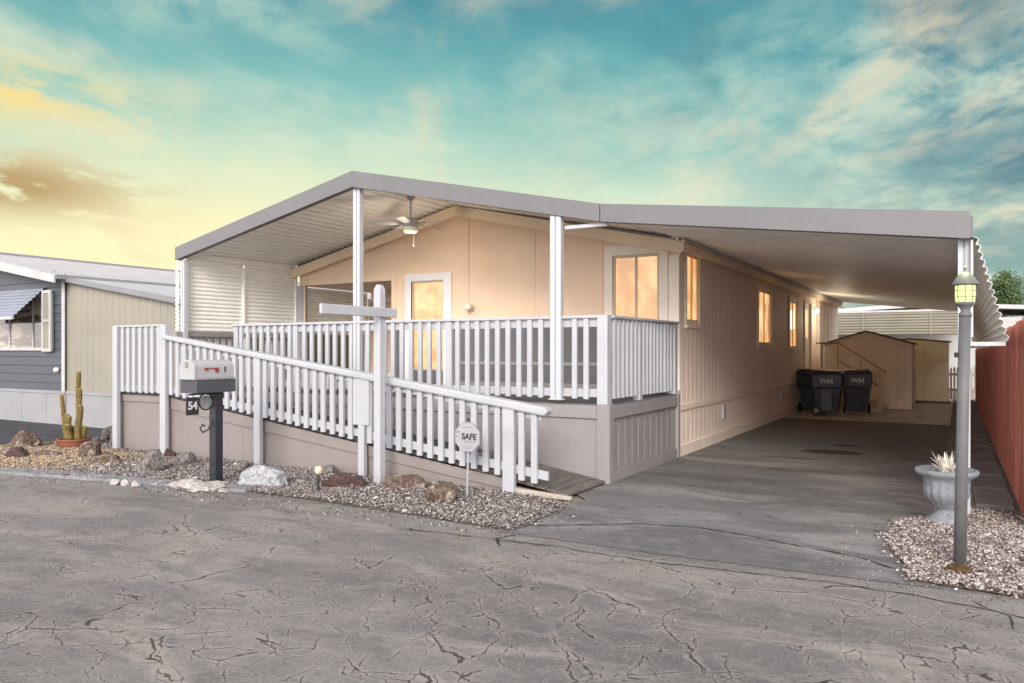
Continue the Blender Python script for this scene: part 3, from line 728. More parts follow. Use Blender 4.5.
# ------------------------------------------------------------------ patio awning over the porch
A = empty('patio_awning', 'gabled grey fascia metal porch roof with white posts and slatted side screen', 'awning', (-3.6, 0, 0))
RZ, EZ = 3.79, 3.03                   # sheet height at ridge and at both eaves
half = 3.62; sl = math.hypot(half, RZ-EZ)
mb = MB()
for sgn in (-1, 1):
    d = Vector((sgn*half, 0, EZ-RZ)).normalized(); nrm = Vector((d.z*sgn, 0, -d.x*sgn));
    if nrm.z < 0: nrm = -nrm
    corrugate((-3.62, .02, RZ-.045), (0,1,0), d, nrm, 2.40, sl, .155, .034, 'trap', mb)
build('roof_sheet', mb, M['ceiling'], A, solid=.003)
def fascia(x0, z0, x1, z1, h0, h1, parent, name='fascia'):
    mb = MB()
    mb.prism([(x0, z0-h0), (x1, z1-h1), (x1, z1), (x0, z0)], 'Y', -.045, 0.0)
    mb.prism([(x0, z0-.012), (x1, z1-.012), (x1, z1), (x0, z0)], 'Y', 0.0, .10)
    mb.prism([(x0, z0-h0), (x1, z1-h1), (x1, z1-h1+.01), (x0, z0-h0+.01)], 'Y', 0.0, .05)
    return build(name, mb, M['fascia'], parent, bevel=.003)
fascia(-7.29, 3.055, -3.622, 3.815, .20, .215, A)
fascia(-3.618, 3.815, -.075, 3.035, .215, .195, A)
# side gutter / eave beam on the left
build('eave_beam', MB().box(-7.30, -7.21, .02, 2.42, 2.90, 3.0), M['ceiling'], A, bevel=.004)
mb = MB()
for sgn in (-1, 1):
    xo = -3.62+sgn*3.56; mb.prism([(-3.62, 3.66), (xo, 2.86), (xo, 3.02), (-3.62, 3.795)], 'Y', 2.395, 2.40)
build('rib_shade_closure', mb, M['dark_panel'], A)  # dark closing sheet stands for the shade inside the hollow rib ends
def awn_post(x, y, z0, z1, wd, parent, along='X'):
    mb = MB(); g = wd*.06
    h = wd/2
    mb.box(x-h, x-g, y-.045, y+.035, z0, z1).box(x+g, x+h, y-.045, y+.035, z0, z1).box(x-g, x+g, y-.03, y+.02, z0, z1)
    mb.box(x-h-.02, x+h+.02, y-.06, y+.05, z0, z0+.012)
    return build('post', mb, M['white_post'], parent, bevel=.006)
awn_post(-3.60, .06, .85, 3.62, .115, A); awn_post(-.62, .02, .89, 2.96, .135, A); awn_post(-7.19, .06, .85, 2.86, .09, A)
build('post_brace', MB().box(-.53, -.02, .03, .07, 2.80, 2.84), M['white_post'], A, bevel=.003)
# slatted screens on the left side
for (y0, y1) in ((.12, 1.22), (1.25, 2.40), (2.50, 4.30)):
    build('side_screen', corrugate((-7.25, y0, 1.74), (0,1,0), (0,0,1), (1,0,0), y1-y0, 1.17 if y1 < 2.45 else .88, .066, .030, 'saw'), M['screen'], A, solid=.003)
    build('screen_post', MB().box(-7.235, -7.19, y1-.02, y1+.02, .85, 2.84 if y1 < 2.45 else 2.62), M['screen'], A, bevel=.003)
build('screen_edge', corrugate((-7.36, .04, 1.74), (1,0,0), (0,0,1), (0,-1,0), .07, 1.12, .066, .028, 'saw'), M['screen'], A, solid=.003)
build('sill_board', MB().box(-7.33, -7.17, -.10, 2.40, 1.66, 1.735), M['skirt'], A, bevel=.004)
mb = MB()
for y in np.arange(.15, 2.4, .13): mb.box(-7.26, -7.225, y, y+.06, .90, 1.66)
build('side_balusters', mb, M['white'], A, label='white balusters under the side screens')

# ceiling fan
F_ = empty('ceiling_fan', 'white ceiling fan hanging from the porch roof', 'fan', (-3.62, 1.2, 3.17))
fx, fy = -3.62, 1.2
build('down_rod', MB().tube([(fx,fy,3.36),(fx,fy,3.72)], .013).lathe([(.05,3.64),(.06,3.66),(.06,3.72)], (fx,fy,0), 14), M['white_post'], F_, smooth=False)
build('motor', MB().lathe([(.03,3.37),(.07,3.36),(.115,3.335),(.125,3.30),(.125,3.27),(.10,3.25)], (fx,fy,0), 24), M['white'], F_, smooth=True)
build('light_bowl', MB().lathe([(.105,3.248),(.11,3.22),(.105,3.18),(.08,3.16),(.01,3.155)], (fx,fy,0), 24), M['wintrim'], F_, smooth=True)
build('pull_chain', MB().tube([(fx+.08,fy-.03,3.19),(fx+.08,fy-.03,2.98)], .003, 6).lathe([(.003,2.95),(.012,2.955),(.012,2.975),(.003,2.985)], (fx+.08,fy-.03,0), 8), M['wintrim'], F_)
for k in range(5):
    a = TH+rad(-25+72*k); ca, sa = math.cos(a), math.sin(a)
    mb = MB(); L0, L1, hw_ = .11, .60, .06
    def bp(r, t, z): return (fx+r*ca-t*sa, fy+r*sa+t*ca, z)
    mb.hexa([bp(L0+.08,-.045,3.272),bp(L1,-hw_,3.270),bp(L1,hw_,3.300),bp(L0+.08,.045,3.297)], [bp(L0+.08,-.045,3.280),bp(L1,-hw_,3.278),bp(L1,hw_,3.308),bp(L0+.08,.045,3.305)])
    bl = build('blade', mb, M['white'], F_, bevel=.003)
    build('blade_arm', MB().hexa([bp(.08,-.015,3.28),bp(L0+.12,-.02,3.281),bp(L0+.12,.02,3.284),bp(.08,.015,3.284)],[bp(.08,-.015,3.292),bp(L0+.12,-.02,3.293),bp(L0+.12,.02,3.312),bp(.08,.015,3.296)]), M['hub'], bl)

fd = bpy.data.lights.new('fan_light', 'POINT'); fd.energy = 8; fd.color = (1,.84,.62); fd.shadow_soft_size = .12
fo = bpy.data.objects.new('fan_light', fd); COL.objects.link(fo); fo.location = (fx, fy, 2.95)

# ------------------------------------------------------------------ carport awning
K = empty('carport_awning', 'flat sloping metal carport roof along the right side with slatted outer valance', 'awning', (3.3, 0, 0))
d = Vector((3.40, 0, -.41)); L = d.length; d.normalize(); nrm = Vector((.41,0,3.4)).normalized()
build('roof_sheet', corrugate((-.03, .02, 2.965), d, (0,1,0), nrm, L, 18.1, .155, .045, 'trap'), M['ceiling'], K, solid=.003)
fascia(-.065, 3.033, 3.36, 2.635, .195, .235, K)
build('eave_channel', MB().box(.02, .05, 2.25, 18.1, 2.90, 2.965), M['ceiling'], K)
build('outer_beam', MB().box(3.28, 3.345, .02, 18.1, 2.42, 2.52), M['ceiling'], K, bevel=.004)
mb = MB().box(3.345, 3.385, -.02, 18.1, 2.41, 2.60); build('outer_gutter', mb, M['fascia'], K, bevel=.004)
for y in (.14, 4.6, 9.1, 13.6, 17.9):
    mb = MB().box(3.27, 3.31, y-.05, y+.05, 0, 2.42).box(3.325, 3.365, y-.05, y+.05, 0, 2.42).box(3.31, 3.325, y-.035, y+.035, 0, 2.42)
    build('post', mb, M['white_post'], K, bevel=.005)
vd = Vector((.235, 0, -.90)); VL = vd.length
build('side_valance', corrugate((3.385, .0, 2.42), (0,1,0), vd.normalized(), Vector((.9,0,.235)), 17.9, VL, .066, .030, 'saw'), M['screen'], K, solid=.003)
for y in (.03, 4.5, 9.0):
    build('valance_bracket', MB().box(3.36, 3.62, y, y+.03, 1.485, 1.52), M['white_post'], K)
    build('valance_strut', MB().hexa([(3.366,y,1.56),(3.385,y,1.56),(3.385,y+.03,1.56),(3.366,y+.03,1.56)],[(3.366,y,2.40),(3.385,y,2.40),(3.385,y+.03,2.40),(3.366,y+.03,2.40)]), M['white_post'], K)

# ------------------------------------------------------------------ porch deck
D = empty('porch_deck', 'raised porch deck with mauve grey board skirting', 'deck', (-3.6, 0, 0))
build('deck_floor', MB().box(-7.28, .015, .0, 2.385, .80, .853).box(-7.36, -6.32, -.93, -.001, .78, .825), M['deckfloor'], D, bevel=.006)
gr = [g for g in np.arange(.3, 7.0, .405)]
build('front_skirting', wall_grid(MB(), (-7.25,.012), (1,0), 7.25, 0, .80, [], (0,-1), .005, .003, gr), M['skirt'], D)
build('side_skirting', wall_grid(MB(), (-.012,.012), (0,1), 2.36, 0, .80, [], (1,0), .008, .008, [.33,.53,.74,.94,1.15,1.35,1.56,1.76,1.97,2.17]), M['skirt'], D)
mb = MB().box(-6.3, -.12, -.018, .010, .70, .84).box(.001, .03, .12, 2.30, .70, .84).box(.001, .022, .12, 2.30, .0, .13)
build('trim_board', mb, M['skirt'], D, bevel=.005)
build('corner_post', MB().box(-.115, .034, -.022, .010, 0, .862), M['skirt'], D, bevel=.006)
build('corner_trim', MB().box(-.011, .034, .011, .115, 0, .862), M['skirt'], D, bevel=.006)
build('end_post', MB().box(-.01, .036, 2.30, 2.385, 0, .865), M['skirt'], D, bevel=.006)

R_ = empty('porch_railing', 'white baluster railing around the raised porch', 'railing', (-3.0, 0, .85))
def rpost(x, y, z0=.855, z1=1.80, s=.045, parent=R_): return build('post', MB().box(x-s, x+s, y-s, y+s, z0, z1), M['white'], parent, bevel=.005)
rposts = [-5.98, -4.75, -2.12]
for x in rposts: rpost(x, .075)
rpost(-.06, .06, .83, 1.825, .062); rpost(-.045, 1.02, .82, 1.80); rpost(-.045, 2.30, .86, 1.82, .055)
build('top_rail', MB().box(-6.05, -.0, .01, .125, 1.80, 1.835), M['white'], R_, bevel=.006)
build('top_rail', MB().box(-.10, .025, .125, 2.375, 1.80, 1.832), M['white'], R_, bevel=.006)
build('upper_rail', MB().box(-5.93, -.12, .06, .095, 1.705, 1.795), M['white'], R_, bevel=.003)
build('upper_rail', MB().box(-.065, -.03, .125, 2.24, 1.705, 1.795), M['white'], R_, bevel=.003)
build('bottom_rail', MB().box(-5.93, -.12, .06, .095, .93, 1.02), M['white'], R_, bevel=.003)
build('bottom_rail', MB().box(-.065, -.03, .125, 2.24, .93, 1.02), M['white'], R_, bevel=.003)
bal = None
xs = [x for x in np.arange(-5.86, -.15, .1435) if all(abs(x-p) > .075 for p in rposts+[-3.60,-.62])]
for x in xs:
    if bal is None:
        bal = build('baluster', MB().box(x-.030, x+.030, .022, .059, .91, 1.80), M['white'], R_, bevel=.004); x0_ = x
    else: copy_part(bal, R_, (x-x0_, 0, 0))
bal2 = None
for y in [y for y in np.arange(.22, 2.22, .128) if abs(y-1.02) > .07]:
    if bal2 is None:
        bal2 = build('baluster', MB().box(-.029, .008, y-.028, y+.028, .91, 1.80), M['white'], R_, bevel=.004); y0_ = y
    else: copy_part(bal2, R_, (0, y-y0_, 0))

# ------------------------------------------------------------------ ramp and its railing
RS = .118
surf = lambda x: .825-RS*(x+6.3)
RP = empty('access_ramp', 'sloping access ramp with tan skirting rising to the left in front of the porch', 'ramp', (-3.2, -.5, 0))
mb = MB(); xr = -.03
mb.prism([(-6.3, surf(-6.3)-.045), (-1.5, surf(-1.5)-.045), (-1.5, surf(-1.5)), (-6.3, surf(-6.3))], 'Y', -.90, -.02)
build('ramp_deck', mb, M['ramp_edge'], RP, bevel=.004)
mb = MB()
for i in range(12):
    xa = -1.50+i*.125; xb = xa+.112
    pz = lambda x: (surf(-1.5)+.012)+(x+1.5)/1.5*(.035-surf(-1.5)-.012)
    za, zb = pz(xa), pz(xb)
    mb.hexa([(xa,-.93,za-.02),(xb,-.93,zb-.02),(xb,-.03,zb-.02),(xa,-.03,za-.02)], [(xa,-.93,za),(xb,-.93,zb),(xb,-.03,zb),(xa,-.03,za)])
build('ramp_planks', mb, M['plank'], RP)
mb = MB()
mb.prism([(-6.30, 0), (-.75, 0), (-.75, surf(-.75)-.10), (-6.3, surf(-6.3)-.10)], 'Y', -.93, -.91)
mb.box(-7.36, -6.31, -.93, -.91, 0, .76)
mb.prism([(-.749, 0), (-.04, 0), (-.04, .012), (-.749, .085)], 'Y', -.955, -.932)
build('ramp_skirting', mb, M['skirt_tan'], RP)
mb = MB()
mb.prism([(-6.30, surf(-6.3)-.17), (-.62, .02), (-.62, surf(-.62)-.03), (-6.3, surf(-6.3)-.012)], 'Y', -.955, -.931)
mb.box(-7.36, -6.31, -.955, -.931, .71, .80)
build('ramp_trim', mb, M['skirt_tan'], RP, bevel=.004)
mb = MB()
for x in np.arange(-5.9, -.9, 1.22): mb.prism([(x-.004,.02),(x+.004,.02),(x+.004,surf(x)-.18),(x-.004,surf(x)-.18)], 'Y', -.9335, -.9295)
build('panel_joint', mb, M['skirt'], RP)
mb = MB().prism([(-6.30, surf(-6.3)+.002), (-.70, surf(-.70)+.002), (-.70, surf(-.70)+.03), (-6.3, surf(-6.3)+.03)], 'Y', -.975, -.90).box(-7.36,-6.31,-.975,-.90,.827,.85)
build('ramp_kerb', mb, M['ramp_edge'], RP)
build('edge_board', MB().hexa([(-.66,-1.02,.0),(.06,-1.02,.0),(.06,-.97,.0),(-.66,-.97,.0)],[(-.66,-1.02,.07),(.06,-1.02,.035),(.06,-.97,.035),(-.66,-.97,.07)]), M['planktan'], RP, bevel=.004)
build('corner_post', MB().box(-7.46, -7.38, -.93, -.80, 0, .80), M['skirt'], RP, bevel=.004)

RR = empty('ramp_railing', 'white sloping handrail with square balusters along the ramp', 'railing', (-3.4, -.98, 0))
cz = lambda x: 1.635-.1305*(x+6.13)
bz = lambda x: surf(x)+.04
YR = -1.0
mb = MB()
mb.prism([(-6.15, cz(-6.15)-.04), (-.20, cz(-.20)-.06), (-.16, cz(-.16)-.0), (-.20, cz(-.20)+.03), (-6.15, cz(-6.15)+.03)], 'Y', YR-.08, YR+.06)
build('cap_rail', mb, M['white'], RR, bevel=.022)
build('upper_rail', MB().prism([(-6.15, cz(-6.15)-.115), (-.27, cz(-.27)-.115), (-.27, cz(-.27)-.022), (-6.15, cz(-6.15)-.022)], 'Y', YR, YR+.036), M['white'], RR, bevel=.003)
build('bottom_rail', MB().prism([(-6.15, bz(-6.15)+.03), (-.20, bz(-.20)+.02), (-.20, bz(-.20)+.105), (-6.15, bz(-6.15)+.115)], 'Y', YR, YR+.036), M['white'], RR, bevel=.003)
build('level_rail', MB().box(-7.30, -6.15, YR-.04, YR+.05, 1.775, 1.805), M['white'], RR, bevel=.006)
build('level_rail', MB().box(-7.22, -6.20, YR, YR+.036, 1.69, 1.773), M['white'], RR, bevel=.003)
build('level_rail', MB().box(-7.22, -6.20, YR, YR+.036, .865, .95), M['white'], RR, bevel=.003)
for (x, z1, s) in ((-7.24, 1.80, .055), (-6.14, 1.79, .06), (-4.27, cz(-4.27)-.01, .055), (-2.56, .60, .045), (-.62, cz(-.62)-.015, .066)):
    build('post', MB().box(x-s, x+s, YR-.06, YR-.002, 0, z1), M['white'], RR, bevel=.005)
build('wide_board', MB().box(-2.68, -2.44, YR-.062, YR-.0395, .60, cz(-2.45)-.03), M['white'], RR, bevel=.004)
b3 = None
posts_r = [-7.24, -6.14, -4.27, -2.56, -.62]
for x in np.arange(-7.10, -6.25, .138):
    if b3 is None: b3 = build('baluster', MB().box(x-.031, x+.031, YR-.037, YR-.001, .85, 1.775), M['white'], RR, bevel=.004); x3 = x
    else: copy_part(b3, RR, (x-x3, 0, 0))
b4 = None
for x in [x for x in np.arange(-6.0, -.27, .1415) if all(abs(x-p) > .09 for p in posts_r)]:
    if b4 is None:
        b4 = build('baluster', MB().box(x-.033, x+.033, YR-.037, YR-.001, surf(x)+.045, cz(x)-.022), M['white'], RR, bevel=.005); x4 = x
    else: copy_part(b4, RR, (x-x4, 0, -RS*(x-x4)-.006*(x-x4)))

# ------------------------------------------------------------------ mailbox
MX, MY = -3.63, -2.16
Mb = empty('mailbox', 'white mailbox with a red flag on a charcoal tray and black post', 'mailbox', (MX, MY, 0))
build('post', MB().box(MX-.05, MX+.05, MY-.05, MY+.05, -.02, 1.02), M['black_wood'], Mb, bevel=.005)
build('tray', MB().box(MX-.13, MX+.13, MY-.34, MY+.15, 1.00, 1.14), M['tray'], Mb, bevel=.004)
def arch(w_, h0, hh, n=9):
    P = [(-w_, 0), (w_, 0), (w_, h0)]
    for i in range(1, n): a = math.pi*i/n; P.append((w_*math.cos(a), h0+(hh-h0)*math.sin(a)))
    P.append((-w_, h0)); return P
body = build('box', MB().prism([(MX+p[0], 1.142+p[1]) for p in arch(.115, .13, .205)], 'Y', MY-.33, MY+.14), M['mailwhite'], Mb, bevel=.004)
door = build('door', MB().prism([(MX+p[0]*1.06, 1.140+p[1]*1.03) for p in arch(.115, .13, .205)], 'Y', MY-.365, MY-.332), M['mailwhite'], Mb, bevel=.006)
build('latch', MB().box(MX-.02, MX+.02, MY-.385, MY-.366, 1.27, 1.33), M['hub'], door)
build('seam_rim', MB().box(MX+.116, MX+.124, MY-.33, MY+.14, 1.142, 1.165), M['hub'], body)
fl = build('flag', MB().box(MX+.118, MX+.126, MY-.22, MY-.10, 1.252, 1.260).box(MX+.117, MX+.13, MY-.105, MY-.07, 1.215, 1.265).box(MX+.117, MX+.132, MY-.235, MY-.205, 1.238, 1.265), M['red'], Mb)
text_part('1', .085, M['ink'], Mb, (MX+.119, MY+.02, 1.24), (rad(90),0,rad(90)), bold=True)
mb = MB()
def ring(c, r, n=22, t=.008, a0=0, a1=360): return [(c[0], c[1]+r*math.cos(rad(a0+(a1-a0)*i/n)), c[2]+r*math.sin(rad(a0+(a1-a0)*i/n))) for i in range(n+1)]
mb.tube(ring((MX, MY-.13, .90), .085, a0=10, a1=370), .009, 8)
mb.tube([(MX, MY-.05, .985), (MX, MY-.34, .985)], .009, 8)
build('scroll_bracket', mb, M['black_iron'], Mb); mb = MB()
mb.tube([(MX, MY-.05, .70), (MX, MY-.10, .60), (MX, MY-.17, .575), (MX, MY-.20, .62), (MX, MY-.17, .66), (MX, MY-.14, .64)], .009, 8)
build('scroll_hook', mb, M['black_iron'], Mb)
build('medallion', MB().prism([(MY-.13+.068*math.cos(2*math.pi*i/20), .90+.068*math.sin(2*math.pi*i/20)) for i in range(20)], 'X', MX-.004, MX+.004), M['urn'], Mb)
npz = build('number_plate', MB().box(MX-.006, MX+.006, MY-.37, MY-.22, .77, .955), M['black_iron'], Mb, bevel=.002)
text_part('54', .115, M['logo'], npz, (MX+.0065, MY-.295, .865), (rad(90),0,rad(90)), bold=True)

# ------------------------------------------------------------------ yard-arm sign post (no board)
SP = empty('sign_post', 'tall white wooden post with an empty horizontal arm before the ramp', 'post', (-2.08, -1.3, 0))
mb = MB().box(-2.125,-2.035,-1.345,-1.255,-.02,2.10)
mb.add([(-2.125,-1.345,2.10),(-2.035,-1.345,2.10),(-2.035,-1.255,2.10),(-2.125,-1.255,2.10),(-2.105,-1.325,2.15),(-2.055,-1.325,2.15),(-2.055,-1.275,2.15),(-2.105,-1.275,2.15)], [(4,5,6,7),(0,1,5,4),(1,2,6,5),(2,3,7,6),(3,0,4,7)])
build('post', mb, M['white'], SP, bevel=.005)
build('arm', MB().box(-2.034,-2.0,-2.24,-1.10,1.80,1.90), M['white'], SP, bevel=.008)

# ------------------------------------------------------------------ alarm sign
AS = empty('alarm_sign', 'small white octagonal yard sign reading SAFE on a thin stake', 'sign', (-.86,-1.42,0))
build('stake', MB().tube([(-.87,-1.42,-.02),(-.85,-1.418,.72)], .011, 8), M['signwhite'], AS)
sc = (-.85,-1.44,.60); a0 = rad(22.5)
build('sign_rim', MB().prism([(sc[0]+.157*math.cos(a0+i*math.pi/4), sc[2]+.157*math.sin(a0+i*math.pi/4)) for i in range(8)], 'Y', -1.443, -1.436), M['ink_grey'], AS)
fc = build('sign_face', MB().prism([(sc[0]+.149*math.cos(a0+i*math.pi/4), sc[2]+.149*math.sin(a0+i*math.pi/4)) for i in range(8)], 'Y', -1.447, -1.4425), M['signwhite'], AS)
text_part('SAFE', .083, M['ink'], fc, (sc[0]+.022,-1.4475,.604), (rad(90),0,0), bold=True)
text_part('STREETS', .036, M['ink_grey'], fc, (sc[0]+.03,-1.4475,.556), (rad(90),0,0), bold=True)
build('swoosh', MB().tube([(sc[0]-.11+.03*math.cos(a), -1.448, .628+.024*math.sin(a)) for a in np.linspace(.6, 5.2, 12)], .005, 6), M['ink_grey'], fc)
build('small_print', MB().box(sc[0]-.055, sc[0]+.055, -1.4485, -1.4475, .693, .701).box(sc[0]-.06, sc[0]+.06, -1.4485, -1.4475, .505, .513).box(sc[0]-.04, sc[0]+.04, -1.4485, -1.4475, .487, .494), M['ink_grey'], fc)
build('cap', MB().lathe([(.002,.755),(.014,.76),(.014,.78),(.002,.785)], (sc[0],-1.43,0), 8), M['ink'], AS)

# ------------------------------------------------------------------ rocks
def rock(label, mt, x, y, size, seed, name='rock', z=0., rz=0., cuts=11, group='rocks on the gravel bed', cat='rock', floor=-.35, rough=.10):
    r = random.Random(seed); bm = bmesh.new(); bmesh.ops.create_icosphere(bm, subdivisions=5, radius=1)
    pl = []
    for k in range(cuts):
        d = Vector((r.gauss(0,1), r.gauss(0,1), r.gauss(0,.8))).normalized(); pl.append((d, r.uniform(.55, .88)))
    for v in bm.verts:
        p = v.co
        for d, h in pl:
            t = p.dot(d)
            if t > h: p -= d*(t-h)*.92
        p *= 1+rough*1.3*noise.fractal(p*2.2+Vector((seed*3.1, 0, 0)), 1, 2, 3)+rough*.55*noise.ridged_multi_fractal(p*4.5+Vector((seed, 2, 0)), 1, 2, 4, 1, 2)-rough*.6
        if p.z < floor: p.z = floor
        v.co = Vector((p.x*size[0]*(1.08 if x > -5.5 else .82), p.y*size[1]*(1.08 if x > -5.5 else .82), (p.z-floor*.75)*size[2]*(1.15 if x > -5.5 else .95)))
    me = bpy.data.meshes.new(name); bm.to_mesh(me); bm.free()
    o = link_mesh(name, me, M[mt], None, (x, y, z), label=label, cat=cat, group=group, smooth=False)
    o.rotation_euler.z = rz
    for p in me.polygons: p.use_smooth = True
    return o
RK = [('large pale grey granite boulder between the mailbox and the ramp post','rock_white',-3.09,-1.98,(.27,.17,.155),1,.3),
 ('brown rock with a pale top beside the stake of the alarm sign','rock_brown',-.93,-1.74,(.17,.13,.14),2,.9),
 ('low flat brown rock right of the sign post','rock_brown',-1.66,-1.36,(.24,.13,.115),3,.55),
 ('reddish jagged rock left of the sign post behind the garden light','rock_red',-2.30,-1.62,(.23,.15,.11),4,.25),
 ('small dark pointed rock left of the reddish jagged rock','rock_grey',-2.98,-1.12,(.14,.10,.10),5,.2),
 ('upright grey rock with a dark hollow near the left ramp posts','rock_grey',-4.95,-2.02,(.19,.17,.20),6,.4),
 ('small grey rock at the foot of the second ramp post','rock_grey',-5.08,-1.48,(.17,.13,.12),7,.1),
 ('dark square rock right against the second ramp post','rock_red',-5.85,-1.15,(.13,.10,.12),8,.1),
 ('dark brown low rock in front of the first ramp post','rock_brown',-5.95,-1.95,(.28,.14,.12),9,.3),
 ('round brown rock right in front of the cactus pot','rock_brown',-6.75,-1.68,(.20,.16,.20),10,.7),
 ('flat tilted brown rock in front of the cactus pot','rock_brown',-7.35,-1.95,(.30,.12,.08),11,.6),
 ('dark brown rock in the golden gravel left of the cactus','rock_red',-7.55,-2.22,(.24,.16,.13),12,.2),
 ('large light brown boulder at the left of the cactus pot','rock_brown',-8.55,-1.62,(.34,.22,.22),13,.1),
 ('small low rock at the far left of the bed','rock_brown',-8.15,-2.30,(.22,.14,.10),14,.0),
 ('broad grey brown rock behind the cactus pot','rock_grey',-8.25,-.42,(.36,.22,.20),15,.2),
 ('dark rock between the cactus pot and the deck corner','rock_grey',-7.72,-.70,(.24,.18,.24),16,.1),
 ('small grey rock behind the mailbox post','rock_grey',-4.22,-1.30,(.12,.09,.07),17,.1),
 ('low grey rock just left of the granite boulder','rock_grey',-3.68,-1.60,(.15,.09,.06),18,.1)]
for (lb, mt, x, y, s, sd_, rz) in RK: rock(lb, mt, x, y, s, sd_, rz=rz)
rock('flat pale lump of broken concrete at the foot of the mailbox', 'chalk', -3.62, -2.42, (.34,.14,.07), 30, 'concrete_lump', rz=.15, group=None, cat='concrete lump', rough=.25)
for i, (x, y) in enumerate([(-4.56,-2.72),(-4.42,-2.70),(-4.28,-2.67)]):
    rock(['leftmost of three small white stones at the street edge','middle one of three small white stones at the street edge','rightmost of three small white stones at the street edge'][i], 'chalk', x, y, (.058,.042,.045), 40+i, 'white_stone', group='white stones at the street edge', cat='stone')
rock('rusty brown clump at the foot of the lamp post', 'rust', 3.27, -1.93, (.085,.06,.045), 50, 'rusty_clump', group=None, cat='clump', rough=.35)

# ------------------------------------------------------------------ garden light
GLt = empty('garden_light', 'small stake light with a yellowed round head in the gravel', 'garden light', (-2.35,-1.95,0))
gx, gy = -2.30, -1.98
build('stake', MB().tube([(gx,gy,-.02),(gx,gy,.20)], .011, 8), M['dark'], GLt)
build('light_head', MB().lathe([(.012,.19),(.034,.205),(.040,.24),(.032,.27),(.005,.28)], (gx,gy,0), 16), M['solar'], GLt, smooth=True)

# ------------------------------------------------------------------ cactus in a pot, and dry plant
CP = build('planter_bowl', MB().lathe([(.16,.0),(.20,.03),(.225,.08),(.222,.11),(.235,.115),(.235,.14),(.20,.14),(.19,.11),(.01,.11)], (-8.02,-1.20,0), 32), M['terracotta'], smooth=True, label='low round terracotta bowl holding the cactus', cat='pot')
CA = empty('cactus', 'cluster of tall golden edged column cacti in a terracotta bowl', 'cactus', (-8.02,-1.20,.15))
def ribbed(pts, r, ribs=9, seg=36):
    mb = MB(); n = len(pts); o = 0
    pts = [Vector(p) for p in pts]
    for i, p in enumerate(pts):
        dd = (pts[min(i+1,n-1)]-pts[max(i-1,0)]).normalized(); u = Vector((1,0,0)); u = (u-dd*u.dot(dd)).normalized(); q = dd.cross(u)
        rr = r*(1.0 if i < n-3 else (.93, .72, .25)[i-(n-3)])*(.85 if i == 0 else 1)
        for k in range(seg):
            a = 2*math.pi*k/seg; z = rr*(1-.16*(.5+.5*math.cos(a*ribs)))
            mb.v.append(tuple(p+(u*math.cos(a)+q*math.sin(a))*z))
    for i in range(n-1):
        for k in range(seg):
            a = i*seg+k; b = i*seg+(k+1) % seg; mb.f.append((a,b,b+seg,a+seg))
    mb.f.append(tuple(range((n-1)*seg, n*seg))); return mb
stems = [(-.20,.0,.62,.029,-.14,.0),(.03,.05,.97,.033,.0,.0),(.11,.0,.72,.033,.03,.0),(.15,-.03,.48,.042,.02,.02),(-.06,-.06,.34,.036,-.02,0),(.0,-.08,.32,.034,.02,0),(-.11,.02,.16,.04,-.02,0),(.05,-.10,.20,.045,.0,-.02),(.15,.05,.16,.04,.03,0),(-.06,.10,.25,.045,0,0)]
rs = random.Random(4)
for (dx, dy, h, r, tx, ty) in stems:
    n = 14; P = []
    for i in range(n+1):
        t = i/n; P.append((-8.02+dx+tx*t+.012*math.sin(t*6+dx*20), -1.20+dy+ty*t, .14+h*(1-(1-t)**1.0)))
    P += [(P[-1][0], P[-1][1], P[-1][2]+.02), (P[-1][0], P[-1][1], P[-1][2]+.032)]
    st = build('stem', ribbed(P, r), M['cactus'], CA, smooth=True)
    mb = MB()
    for rb in range(9):
        a = 2*math.pi*(rb+.5)/9
        for k in range(int(h/.022)):
            t = (k+.5)/(h/.022); c = Vector((-8.02+dx+tx*t+.012*math.sin(t*6+dx*20), -1.20+dy+ty*t, .14+h*t))
            for q in range(5):
                da = a+rs.uniform(-.25,.25); dv = Vector((math.cos(da), math.sin(da), rs.uniform(-.2,.6)))
                b0 = c+Vector((math.cos(a), math.sin(a), 0))*r*.95; e = b0+dv*rs.uniform(.016,.036); s_ = Vector((-math.sin(a), math.cos(a), 0))*.0026
                mb.add([b0-s_, b0+s_, e], [(0,1,2)])
    for q in range(70):
        da = rs.uniform(0, 6.28); c = Vector(P[-3]); b0 = c+Vector((math.cos(da), math.sin(da), 0))*r*.6; e = b0+Vector((math.cos(da)*.5, math.sin(da)*.5, 1))*.03; s_ = Vector((-math.sin(da), math.cos(da), 0))*.002
        mb.add([b0-s_, b0+s_, e], [(0,1,2)])
    build('spines', mb, M['spine'], st)

def leafblob(center, rx, ry, rz, n, size, rnd, clump=0, mb=None):
    mb = mb or MB(); cs = []
    for i in range(max(1, clump)):
        a = rnd.uniform(0, 6.28); e = math.asin(rnd.uniform(-.9, 1)); q = rnd.uniform(.45, .95)
        cs.append(Vector((center[0]+rx*q*math.cos(a)*math.cos(e), center[1]+ry*q*math.sin(a)*math.cos(e), center[2]+rz*q*math.sin(e))))
    for i in range(n):
        c = rnd.choice(cs); k = .30 if clump > 1 else 1.
        p = c+Vector((rnd.gauss(0,rx*k*.6), rnd.gauss(0,ry*k*.6), rnd.gauss(0,rz*k*.6)))
        d = Vector((rnd.gauss(0,1), rnd.gauss(0,1), rnd.gauss(0,.7))).normalized(); s_ = d.orthogonal().normalized()
        L_ = size*rnd.uniform(.6, 1.3)
        mb.add([p, p+d*L_*.5+s_*L_*.28, p+d*L_, p+d*L_*.5-s_*L_*.28], [(0,1,2,3)])
    return mb
rnd = random.Random(5)
DP = empty('dry_plant', 'small dry orange leaved plant beside the first ramp post', 'plant', (-7.62,-.55,0))
